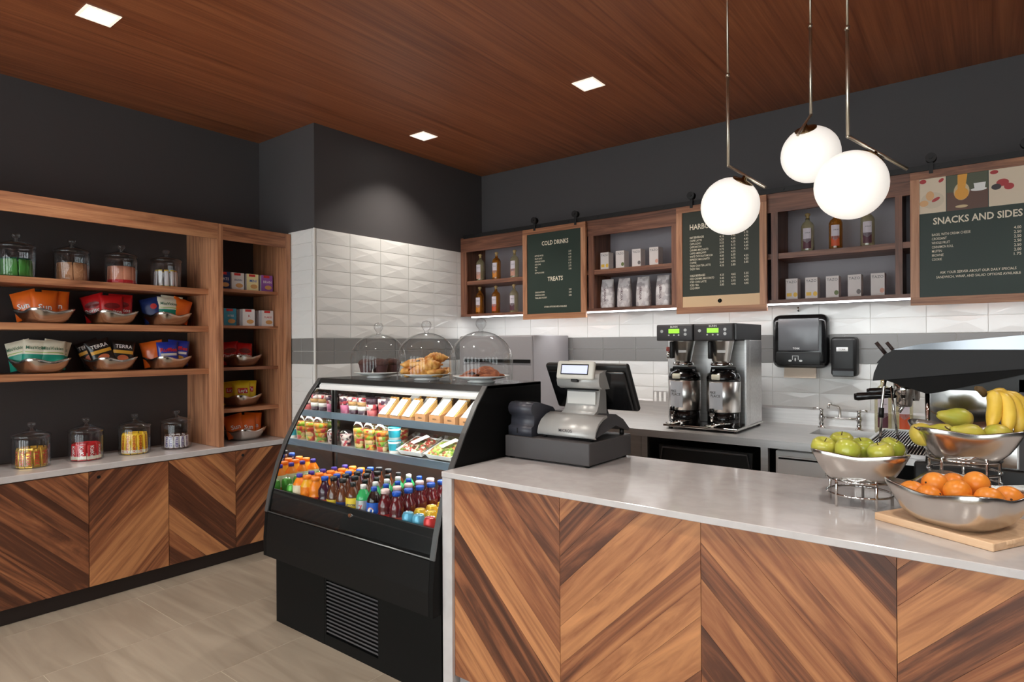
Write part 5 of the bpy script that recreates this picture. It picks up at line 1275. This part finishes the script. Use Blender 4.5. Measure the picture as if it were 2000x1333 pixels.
MB().box(-0.083, -0.0152, -0.025, 0.083, -0.0143, 0.030, T=Td).build('screen_frame', 'black_satin', d_)
MB().box(-0.077, -0.0158, -0.019, 0.077, -0.0150, 0.024, T=Td).build('screen', 'lcd_blue', d_)
MB().box(-0.018, -0.010, -0.060, 0.018, 0.010, -0.047, T=Td).build('bracket', 'black_satin', d_)
# monitor faces the staff: its black back leans towards the customer
Tm = Matrix.Translation((0.0, 0.255, 0.252)) @ Matrix.Rotation(math.radians(28.5), 4, 'X')
mo = MB(); mo.rbox(-0.252, -0.012, -0.140, 0.252, 0.022, 0.140, 0.014, 3, T=Tm); mo.build('monitor', 'black_satin', tm)
mo = MB(); mo.rbox(-0.235, -0.030, -0.125, 0.235, -0.008, 0.110, 0.016, 3, T=Tm); mo.build('monitor_back', 'black_gloss', tm)
MB().box(-0.24, 0.0215, -0.128, 0.24, 0.0225, 0.128, T=Tm).build('touch_screen', pbr('screen_dark', S(20, 22, 28), 0.1), tm)
MB().box(-0.06, -0.03, -0.17, 0.06, 0.0, -0.10, T=Tm).build('monitor_hinge', 'black_satin', tm)

# ================================================================== COFFEE BREWER
br = thing('coffee_brewer', 'twin stainless coffee brewer with green displays on steel counter', 'coffee brewer', (0, 0, ZS))
for fx in (-1.88, -1.41):
    for fy in (4.31, 4.84): MB().cyl((fx, fy, 0.0005), (fx, fy, 0.016), 0.016, 10).build('foot', 'black_satin', br)
MB().rbox(-1.93, 4.285, 0.015, -1.388, 4.875, 0.032, 0.003, 1, smooth=False).build('base_plate', 'steel_bright', br)
MB().rbox(-2.02, 4.58, 0.0325, -1.39, 4.872, 0.648, 0.006, 2, smooth=False).build('tower', 'steel', br)
MB().box(-1.402, 4.50, 0.0325, -1.39, 4.58, 0.648).build('side_fin', 'steel', br)
MB().rbox(-1.98, 4.30, 0.648, -1.392, 4.873, 0.765, 0.004, 2, smooth=False).build('hood', pbr('brewer_black', S(58, 56, 56), 0.3, 0.3), br)
for k, cx in enumerate((-1.834, -1.548)):
    pn = MB().rbox(cx - 0.139, 4.272, 0.645, cx + 0.139, 4.302, 0.762, 0.010, 2).build('control_panel', 'graphite', br)
    MB().box(cx - 0.042, 4.2705, 0.700, cx + 0.040, 4.2718, 0.732).build('green_display', 'lcd_green', pn)
    mb = MB(); put_text(mb, 'BUNN', 0.020, 0, 0, 'CENTER', .02); mb.build('lettering', 'white_print', pn, (cx, 4.2700, 0.740), FACE_Y)
    for bx_, bz in ((-0.095, 0.715), (0.085, 0.722), (0.085, 0.692), (-0.04, 0.686), (0.0, 0.686), (0.035, 0.686)):
        MB().cyl((cx + bx_, 4.2695, bz), (cx + bx_, 4.2725, bz), 0.011 if bx_ < -.05 or bx_ > .06 else 0.006, 12).build('button', 'silver_plastic', pn)
    fn = MB(); fn.lathe([(0.0, 0.488), (0.055, 0.488), (0.062, 0.50), (0.090, 0.640), (0.094, 0.645), (0.0, 0.645)], 28); fo = fn.build('brew_funnel', 'urn_steel', br, (cx + 0.005, 4.42, 0))
    MB().rbox(-0.055, -0.120, 0.515, -0.028, -0.070, 0.640, 0.008, 2).build('funnel_handle', 'black_satin', fo)
    MB().box(0.0, -0.0808, 0.558, 0.06, -0.0785, 0.577).build('funnel_tag', 'lbl_white', fo, (0, 0.0, 0))
    MB().lathe([(0.0, 0.462), (0.07, 0.462), (0.078, 0.47), (0.07, 0.487), (0.0, 0.487)], 24).build('drip_collar', 'steel_bright', br, (cx + 0.005, 4.43, 0))
ht = MB(); ht.tube([(-1.965, 4.58, 0.56), (-1.965, 4.50, 0.56), (-1.965, 4.47, 0.545), (-1.965, 4.46, 0.51)], 0.012, 10); ht.build('water_faucet', 'chrome', br)
MB().rbox(-1.985, 4.47, 0.565, -1.945, 4.51, 0.60, 0.006).build('faucet_knob', pbr('knob_red', S(150, 70, 60), 0.4), br)
MB().rbox(-1.995, 4.565, 0.405, -1.93, 4.579, 0.432, 0.004).build('rating_plate', 'black_satin', br)
sv = None
for k, cx in enumerate((-1.820, -1.528)):
    lab = 'steel and black thermal coffee server, %s one under the brewer' % ('left', 'right')[k]
    if sv is None:
        R = 0.117
        sv = thing('coffee_server', lab, 'coffee server', (cx, 4.425, ZS + 0.0325), 0.0, 'thermal servers under the brewer')
        MB().lathe([(0.0, 0.0), (R * .95, 0.0), (R * .96, 0.105), (0.0, 0.105)], 32).build('base', 'black_gloss', sv)
        MB().lathe([(R * .95, 0.104), (R, 0.106), (R, 0.320), (R * .97, 0.322)], 32).build('shell', 'urn_steel', sv)
        MB().lathe([(R * .99, 0.320), (R * 1.0, 0.345), (R * .92, 0.375), (R * .55, 0.395), (R * .5, 0.405), (0.0, 0.405)], 32).build('lid', 'black_gloss', sv)
        MB().tube([(-0.09, 0, 0.375), (-0.085, 0, 0.412), (0.085, 0, 0.412), (0.09, 0, 0.375)], 0.010, 8).build('carry_handle', 'black_satin', sv)
        mb = MB(); n = 8; vs = []
        for i in range(n + 1):
            a = -PI / 2 - 0.62 + 0.9 * i / n; vs += [((R + .001) * math.cos(a), (R + .001) * math.sin(a), 0.125), ((R + .001) * math.cos(a), (R + .001) * math.sin(a), 0.315)]
        mb.add(vs, [(2 * i, 2 * i + 2, 2 * i + 3, 2 * i + 1) for i in range(n)]); pl = mb.build('paper_label', pbr('pale_label', S(196, 200, 206), 0.5), sv)
        def cw(a, b, c): t = a / R - 0.17; return ((R + .002) * math.sin(t), -(R + .002) * math.cos(t), b)
        for s_, z_, x_ in (('PIKE', 0.235, -0.02), ('PLACE', 0.212, 0.0)):
            mb = MB(); put_text(mb, s_, 0.026, x_, z_, 'CENTER', .01, fn=cw); mb.build('lettering', 'graphite', pl)
        MB().rbox(-0.045, -R - 0.004, 0.335, 0.015, -R + 0.02, 0.372, 0.004, 1).build('brew_tag', 'bag_cream', sv)
        fb = MB(); fb.cyl((-0.03, -R + .01, 0.09), (-0.03, -R - .045, 0.09), 0.014, 12); fb.cyl((-0.03, -R - .035, 0.095), (-0.03, -R - .035, 0.045), 0.010, 12); fb.build('spigot', 'chrome', sv)
        MB().rbox(-0.046, -R - 0.05, 0.098, -0.014, -R - 0.018, 0.135, 0.008).build('spigot_lever', 'black_gloss', sv)
        MB().tube([(-0.09, -R + .01, 0.008), (-0.085, -R - .02, 0.010), (-0.03, -R - .035, 0.012), (0.03, -R - .03, 0.03), (0.075, -R + 0.02, 0.03)], 0.007, 8).build('drip_guard', 'chrome', sv)
    else: clone(sv, (cx, 4.425, ZS + 0.0325), 0.0, lab)

# ================================================================== TOWEL AND SOAP DISPENSERS
td = thing('towel_dispenser', 'black wall paper towel dispenser with smoked window', 'towel dispenser', (0, 0, 0))
MB().rbox(-1.352, 4.99, 1.508, -0.958, 5.132, 1.915, 0.055, 5).build('housing', 'black_gloss', td)
MB().rbox(-1.300, 4.982, 1.64, -1.015, 4.994, 1.885, 0.010, 2).build('window', pbr('smoke_window', S(88, 88, 90), 0.22), td)
MB().rbox(-1.315, 4.984, 1.535, -1.005, 4.996, 1.632, 0.008, 2).build('lower_cover', 'black_satin', td)
mb = MB(); mb.prism([(5.04, 1.512), (5.05, 1.512), (5.035, 1.435), (5.025, 1.435)], -1.27, -1.045, 'yz'); mb.build('paper_towel', pbr('towel_tan', S(206, 190, 172), 0.8), td)
mb = MB(); put_text(mb, 'TORK', 0.018, -1.17, 1.652, 'CENTER', .01); mb.build('lettering', 'white_print', td, (0, 4.981, 0), FACE_Y)
mb = MB()
for a in ((-1.20, 1.60, -1.155, 1.604), (-1.20, 1.572, -1.196, 1.604), (-1.159, 1.572, -1.155, 1.604)): mb.add([(a[0], a[1], 0), (a[2], a[1], 0), (a[2], a[3], 0), (a[0], a[3], 0)], [(0, 1, 2, 3)])
disc(mb, -1.215, 1.565, 0.012, 0.008); disc(mb, -1.14, 1.565, 0.012, 0.008); disc(mb, -1.178, 1.575, 0.005, 0.014); mb.build('hand_symbol', 'silver_plastic', td, (0, 4.983, 0), FACE_Y)
sd = thing('soap_dispenser', 'small black wall soap dispenser with white name plate', 'soap dispenser', (0, 0, 0))
MB().rbox(-0.942, 5.0, 1.452, -0.772, 5.132, 1.742, 0.028, 4).build('housing', 'black_satin', sd)
MB().prism([(5.002, 1.452), (4.985, 1.46), (4.985, 1.495), (5.002, 1.515)], -0.925, -0.789, 'yz').build('push_bar', 'black_gloss', sd)
npl = MB().rbox(-0.902, 4.996, 1.636, -0.826, 5.001, 1.666, 0.002, 1).build('name_plate', 'white_plastic', sd)
mb = MB(); put_text(mb, 'TORK', 0.018, -0.864, 1.645, 'CENTER', .01); mb.build('lettering', 'graphite', npl, (0, 4.9955, 0), FACE_Y)
hk = MB(); hk.tube([(0, 0.0, 0.0), (0, -0.03, 0.0), (0, -0.035, 0.01), (0, -0.035, 0.03)], 0.006, 8); hk.build('wall_hook', 'chrome', None, (-1.18, 5.122, 1.945), label='small steel hook on tiles above towel dispenser', cat='hook')

# ================================================================== FAUCET AND SYRUPS AT THE SINK
fa = thing('bridge_faucet', 'chrome bridge faucet with lever handles behind the sink', 'faucet', (-0.878, 4.985, ZS + .0005))
for k, x in enumerate((-0.122, 0.122)):
    c = MB().lathe([(0.0, 0.0), (0.026, 0.0), (0.026, 0.006), (0.013, 0.012), (0.017, 0.03), (0.012, 0.045), (0.018, 0.065), (0.018, 0.09), (0.012, 0.105), (0.012, 0.125), (0.017, 0.132), (0.0, 0.140)], 16).build('valve_column', 'chrome', fa, (x, 0, 0))
    MB().tube([(0, 0, 0.138), (0.02 if k else -0.02, -0.005, 0.142), (0.055 if k else -0.055, -0.01, 0.138)], 0.006, 8, radii=[.005, .006, .009]).build('lever', 'chrome', c)
MB().cyl((-0.122, 0, 0.075), (0.122, 0, 0.075), 0.008, 12).build('bridge', 'chrome', fa)
sp = MB(); sp.tube([(0, 0, 0.07), (0, 0, 0.14), (-0.01, -0.02, 0.165), (-0.045, -0.08, 0.185), (-0.055, -0.10, 0.18), (-0.057, -0.104, 0.15)], 0.010, 10); sp.build('spout', 'chrome', fa)
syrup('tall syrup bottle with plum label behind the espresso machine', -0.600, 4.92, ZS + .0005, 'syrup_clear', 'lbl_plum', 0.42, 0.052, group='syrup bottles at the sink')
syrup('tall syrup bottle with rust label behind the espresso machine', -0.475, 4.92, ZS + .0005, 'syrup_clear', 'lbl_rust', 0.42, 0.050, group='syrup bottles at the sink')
rk = thing('wire_rack', 'small white slatted rack leaning at the tiled wall', 'rack', (-2.20, 5.06, ZS + .0005))
for i in range(8): MB().box(-0.155 + 0.044 * i, -0.008, 0.12, -0.135 + 0.044 * i, 0.0, 0.20).build('slat', 'white_plastic', rk)
MB().box(-0.17, 0.0, 0.0, 0.19, 0.01, 0.21).build('backplate', 'steel', rk)

# ================================================================== ESPRESSO MACHINE
cabm = MB(); cabm.box(-0.28, 3.10, 0.0, 0.95, 4.10, 0.948); cabm.build('side_cabinet', 'black_matte', label='black low cabinet carrying the espresso machine behind the counter', cat='cabinet')
es = thing('espresso_machine', 'black and chrome espresso machine at right behind the fruit', 'espresso machine', (0, 0, 0))
MB().rbox(-0.27, 3.13, 0.949, 0.62, 4.08, 1.19, 0.01, 2).build('base', 'black_satin', es)
Y0, Y1 = 3.12, 4.09
wing = [(-0.420, 1.531), (-0.415, 1.565), (-0.400, 1.605), (-0.378, 1.640), (-0.342, 1.668), (0.62, 1.668), (0.62, 1.66), (0.094, 1.594)]
for y0, y1 in ((Y0, Y0 + 0.03), (Y1 - 0.03, Y1)):
    MB().prism(wing, y0, y1, 'xz').build('side_wing', 'espresso_black', es)
    MB().prism([(-0.372, 1.535), (-0.222, 1.482), (-0.18, 1.490), (0.094, 1.572), (0.42, 1.655), (0.3, 1.62), (0.094, 1.594)], y0 + 0.004, y1 - 0.001, 'xz').build('wing_underside', 'black_matte', es)
MB().prism([(-0.40, 1.540), (-0.385, 1.61), (-0.34, 1.655), (0.60, 1.655), (0.60, 1.50), (-0.19, 1.50)], Y0 + 0.03, Y1 - 0.03, 'xz').build('boiler_cover', 'black_satin', es)
MB().prism([(-0.342, 1.669), (-0.24, 1.692), (0.094, 1.726), (0.62, 1.75), (0.62, 1.669)], Y0 + 0.004, Y0 + 0.016, 'xz').build('cup_rail', 'smoked_chrome', es)
MB().prism([(-0.342, 1.669), (-0.24, 1.692), (0.094, 1.726), (0.62, 1.75), (0.62, 1.669)], Y1 - 0.016, Y1 - 0.004, 'xz').build('cup_rail', 'smoked_chrome', es)
MB().box(-0.215, 3.165, 1.19, 0.072, 3.175, 1.50).build('mirror_side', 'side_mirror', es)
MB().box(0.08, 3.15, 1.19, 0.60, 4.07, 1.55).build('rear_body', 'graphite', es)
MB().box(-0.21, 3.176, 1.19, 0.08, 4.06, 1.49).build('back_body', 'steel', es)
MB().cyl((-0.222, 3.16, 1.19), (-0.222, 3.16, 1.485), 0.009, 10).build('corner_post', 'chrome', es)
MB().tube([(-0.22, 3.145, 1.488), (0.094, 3.145, 1.578), (0.3, 3.145, 1.635)], 0.004, 6).build('edge_trim', 'brass_cap', es)
# drip tray with bars
dt = MB(); dt.box(-0.50, 3.17, 1.165, -0.22, 4.06, 1.195); dt.build('drip_tray', 'steel', es)
fr_ = MB()
for a in ((-0.50, 3.17, -0.485, 4.06), (-0.235, 3.17, -0.222, 4.06), (-0.485, 3.17, -0.235, 3.185), (-0.485, 4.045, -0.235, 4.06)): fr_.box(a[0], a[1], 1.196, a[2], a[3], 1.212)
fr_.build('tray_rim', 'steel', es)
bm_ = MB().cyl((0, 3.186, 0), (0, 4.044, 0), 0.0032, 6).mesh('grille_bar', 'chrome')
for i in range(19): link('grille_bar', bm_, es, (-0.475 + 0.0128 * i, 0, 1.206))
MB().box(-0.484, 3.186, 1.196, -0.236, 4.044, 1.199).build('tray_well', 'black_matte', es)
for i in range(3): MB().box(-0.46, 3.25 + .3 * i, 0.949, -0.28, 3.27 + .3 * i, 1.165).build('tray_bracket', 'black_matte', es)
for k, y in enumerate((3.40, 3.78)):
    g = MB(); g.lathe([(0.0, 1.40), (0.030, 1.40), (0.034, 1.415), (0.034, 1.45), (0.042, 1.455), (0.042, 1.52), (0.0, 1.52)], 24); go = g.build('group_head', 'chrome', es, (-0.330, y, 0))
    pfh = MB(); pfh.tube([(-0.03, 0, 1.445), (-0.06, 0, 1.447), (-0.09, 0, 1.447), (-0.14, 0, 1.443), (-0.19, 0, 1.437), (-0.205, 0, 1.436)], 0.015, 14, radii=[.009, .010, .016, .018, .020, .016]); pfh.build('portafilter_handle', 'black_gloss', go)
    MB().tube([(0.0, 0, 1.41), (-0.012, 0, 1.385), (-0.02, 0, 1.372)], 0.008, 8).build('spout', 'chrome', go)
    lv = MB(); lv.cyl((-0.085, 0.10, 1.645), (-0.125, 0.10, 1.70), 0.009, 10); lv.build('paddle', pbr('paddle_brown', S(58, 44, 42), 0.4), go)
    MB().prism([(-0.12, 1.600), (-0.085, 1.645), (-0.03, 1.66), (-0.03, 1.60)], 0.07, 0.13, 'xz').build('paddle_housing', 'espresso_black', go)
sw = MB(); sw.tube([(-0.385, 3.24, 1.53), (-0.39, 3.235, 1.50), (-0.40, 3.225, 1.40), (-0.405, 3.22, 1.23)], 0.006, 10); swo = sw.build('steam_wand', 'chrome', es)
MB().cyl((-0.3995, 3.2255, 1.405), (-0.4015, 3.2235, 1.36), 0.011, 12).build('wand_grip', 'black_satin', swo)
MB().tube([(-0.37, 3.30, 1.50), (-0.36, 3.30, 1.38), (-0.345, 3.31, 1.26)], 0.005, 8).build('water_wand', 'chrome', es)

# ================================================================== FRUIT
mottle('apple_skin', S(164, 178, 56), S(202, 198, 86), (9, 9, 5), 0.28, coat=.3)
mottle('pear_skin', S(176, 178, 62), S(214, 190, 84), (12, 12, 8), 0.4)
mottle('orange_skin', S(236, 136, 38), S(244, 154, 58), (8, 8, 8), 0.36)
mottle('banana_skin', S(232, 188, 58), S(244, 208, 88), (10, 10, 10), 0.42)
plain('banana_tip', 96, 74, 44, 0.7); plain('stem_brown', 84, 62, 40, 0.8); plain('banana_green', 176, 184, 62, 0.45)
BA = bowl_mesh(0.150, 0.058, 0.115, 0.016, mat='bowl_steel')
BC = bowl_mesh(0.158, 0.085, 0.112, 0.024, mat='bowl_steel')
def stand(label, x, y, hs):
    t = thing('wire_stand', label, 'wire stand', (x, y, ZC + .0005), 0.0, 'chrome wire bowl stands'); R = 0.108
    for k in range(5):
        a = 2 * PI * k / 5 + 0.35
        MB().cyl((R * math.cos(a), R * math.sin(a), 0.0), (R * math.cos(a), R * math.sin(a), hs + 0.012), 0.0055, 10).build('leg', 'chrome', t)
    for z, nm in ((hs * .38, 'ring'), (hs * .84, 'ring')) if hs < .15 else ((hs * .5, 'ring'), (hs * .68, 'ring'), (hs * .90, 'ring')):
        MB().tube([(R * math.cos(2 * PI * i / 40), R * math.sin(2 * PI * i / 40), z) for i in range(40)], 0.0045, 8, closed=True).build(nm, 'chrome', t)
    MB().tube([(R * math.cos(2 * PI * i / 60), R * math.sin(2 * PI * i / 60), hs + 0.010 * math.cos(5 * (2 * PI * i / 60 - .35))) for i in range(60)], 0.0045, 8, closed=True).build('wavy_ring', 'chrome', t)
stand('low chrome wire stand beneath the bowl of green apples', -0.395, 2.60, 0.114)
link('fruit_bowl', BA, None, (-0.395, 2.60, ZC + 0.085), (0, 0, 0.15), label='square steel bowl of green apples on low wire stand', cat='bowl', group='square steel fruit bowls')
stand('tall chrome wire stand beneath the bowl of pears and bananas', -0.085, 2.735, 0.205)
link('fruit_bowl', BA, None, (-0.085, 2.735, ZC + 0.176), (0, 0, 0.25), label='square steel bowl of pears and bananas on tall stand', cat='bowl', group='square steel fruit bowls')
# maple board under the orange bowl
cbd = thing('cutting_board', 'pale maple cutting board under the bowl of oranges', 'cutting board', (-0.32, 2.402, ZC + .0005), math.radians(-29.1))
cb2 = MB(); cb2.rbox(0.0, 0.0, 0.0, 0.364, 0.36, 0.024, 0.002, 1, smooth=False); cb2.build('board', 'maple', cbd)
MB().rbox(0.358, 0.06, 0.010, 0.3655, 0.22, 0.0245, 0.002, 1).build('finger_groove', 'maple', cbd)
link('fruit_bowl', BC, None, (-0.088, 2.415, ZC + 0.0250), (0, 0, -0.5), label='square steel bowl of oranges on the cutting board', cat='bowl', group='square steel fruit bowls')
ap = None
for i, (x, y, z, rx, ry_) in enumerate(((-0.505, 2.545, 1.285, .3, .2), (-0.462, 2.655, 1.295, .1, -.2), (-0.420, 2.515, 1.288, .5, .35), (-0.385, 2.61, 1.285, -.2, .1), (-0.320, 2.560, 1.280, .15, .2), (-0.300, 2.665, 1.285, -.3, .4))):
    lab = 'green apple ' + ('at the left end of the bowl', 'at the back left of the bowl', 'at the front left, dimple to the right', 'yellowish in the middle of the bowl', 'at the front right, dimple up', 'at the back right of the bowl')[i]
    if ap is None:
        ap = thing('green_apple', lab, 'apple', (x, y, z + .019), 0.0, 'green apples in the bowl', rot=(rx, ry_, i))
        MB().lathe([(0.0, -0.028), (0.008, -0.034), (0.022, -0.036), (0.036, -0.022), (0.0435, 0.002), (0.041, 0.022), (0.030, 0.035), (0.017, 0.037), (0.007, 0.030), (0.0, 0.022)], 24).build('fruit', 'apple_skin', ap)
        MB().tube([(0, 0, 0.020), (0.002, 0, 0.034), (0.006, 0, 0.044)], 0.0018, 6).build('stalk', 'stem_brown', ap)
    else: clone(ap, (x, y, z + .019), None, lab, rot=(rx, ry_, i * 1.1))
pe = None
for i, (x, y, z, rx, ry_, rz) in enumerate(((-0.205, 2.665, 1.335, .2, 1.35, 2.2), (-0.145, 2.635, 1.340, .0, -1.35, .5), (-0.068, 2.640, 1.345, .0, -1.3, .75), (0.012, 2.685, 1.345, .1, 1.4, 1.2), (-0.105, 2.785, 1.385, .0, -1.35, .55))):
    lab = 'yellow green pear ' + ('at the left rim of the tall bowl', 'at the front left of the tall bowl', 'at the front middle of the tall bowl', 'beneath the bananas at right', 'on top, behind the other pears')[i]
    if pe is None:
        pe = thing('pear', lab, 'pear', (x, y, z + .034), 0.0, 'pears in the tall bowl', rot=(rx, ry_, rz)); pe.scale = (1.15,) * 3
        MB().lathe([(0.0, -0.036), (0.012, -0.039), (0.028, -0.032), (0.036, -0.012), (0.033, 0.010), (0.022, 0.032), (0.015, 0.050), (0.010, 0.059), (0.0, 0.062)], 20).build('fruit', 'pear_skin', pe)
        MB().tube([(0, 0, 0.060), (0.002, 0, 0.072), (0.006, 0, 0.080)], 0.002, 6).build('stalk', 'stem_brown', pe)
    else: clone(pe, (x, y, z + .034), None, lab, rot=(rx, ry_, rz))
# banana bunch: fruits share one stem, so one thing
Rr, Ff, Zz = Vector((0.7885, 0.615, 0)), Vector((-0.615, 0.7885, 0)), Vector((0, 0, 1))
bb = thing('banana_bunch', 'bunch of ripe yellow bananas standing in the tall bowl', 'bananas', (-0.022, 2.760, 1.403))
stm = Vector((0, 0, 0.115))
for i, (e, mdl) in enumerate((((-0.030, -0.055, -0.115), (0.010, -0.045, 0.010)), ((0.005, -0.070, -0.125), (0.045, -0.055, 0.0)), ((0.050, -0.060, -0.125), (0.075, -0.04, 0.0)), ((0.105, -0.02, -0.115), (0.120, -0.01, 0.0)), ((0.085, 0.05, -0.09), (0.11, 0.04, 0.01)))):
    P0 = stm; P2 = stm + (Rr * e[0] + Ff * e[1]) * 1.15 + Zz * e[2] * 1.12; P1 = stm + (Rr * mdl[0] + Ff * mdl[1]) * 1.25 + Zz * (mdl[2] + 0.01)
    pts = []; rad = []
    for k in range(15):
        t = k / 14; pts.append(P0 * (1 - t) ** 2 + P1 * 2 * t * (1 - t) + P2 * t * t)
        rad.append(0.0055 + 0.0170 * min(1, max(0, (t - .12) / .25)) * (1 if t < .82 else max(.3, 1 - (t - .82) / .22)))
    MB().tube(pts, 0.018, 10, radii=rad).build('banana', 'banana_skin', bb)
MB().tube([stm + Vector((0, 0, -0.006)), stm + Rr * -0.02 + Zz * 0.014, stm + Rr * -0.035 + Zz * 0.018], 0.011, 10, radii=[.013, .012, .008]).build('crown_stem', 'banana_tip', bb)
og = None
OG = [(-0.215, 2.440, 1.200), (-0.165, 2.375, 1.203), (-0.155, 2.475, 1.228), (-0.105, 2.535, 1.222), (-0.092, 2.400, 1.226), (-0.045, 2.480, 1.243), (-0.012, 2.395, 1.215), (0.035, 2.475, 1.208), (-0.06, 2.33, 1.195)]
for i, (x, y, z) in enumerate(OG):
    lab = 'orange ' + ('at the left corner of the bowl', 'second from left, at the front rim', 'behind the front left orange', 'at the back of the bowl', 'in the middle of the bowl front', 'on top of the pile, largest looking', 'at the front right rim of the bowl', 'at the right corner of the bowl', 'low at the front of the bowl')[i]
    if og is None:
        og = thing('orange', lab, 'orange', (x, y, z), 0.0, 'oranges in the bowl')
        MB().sphere((0, 0, 0), 0.040, 24, 16, sc=(1, 1, .95)).build('fruit', 'orange_skin', og)
        MB().sphere((0, 0, 0.0375), 0.0035, 8, 5).build('navel', 'stem_brown', og)
    else: clone(og, (x, y, z), None, lab, rot=(1.2 * math.sin(i * 2.1), 1.3 * math.cos(i * 1.3), i))
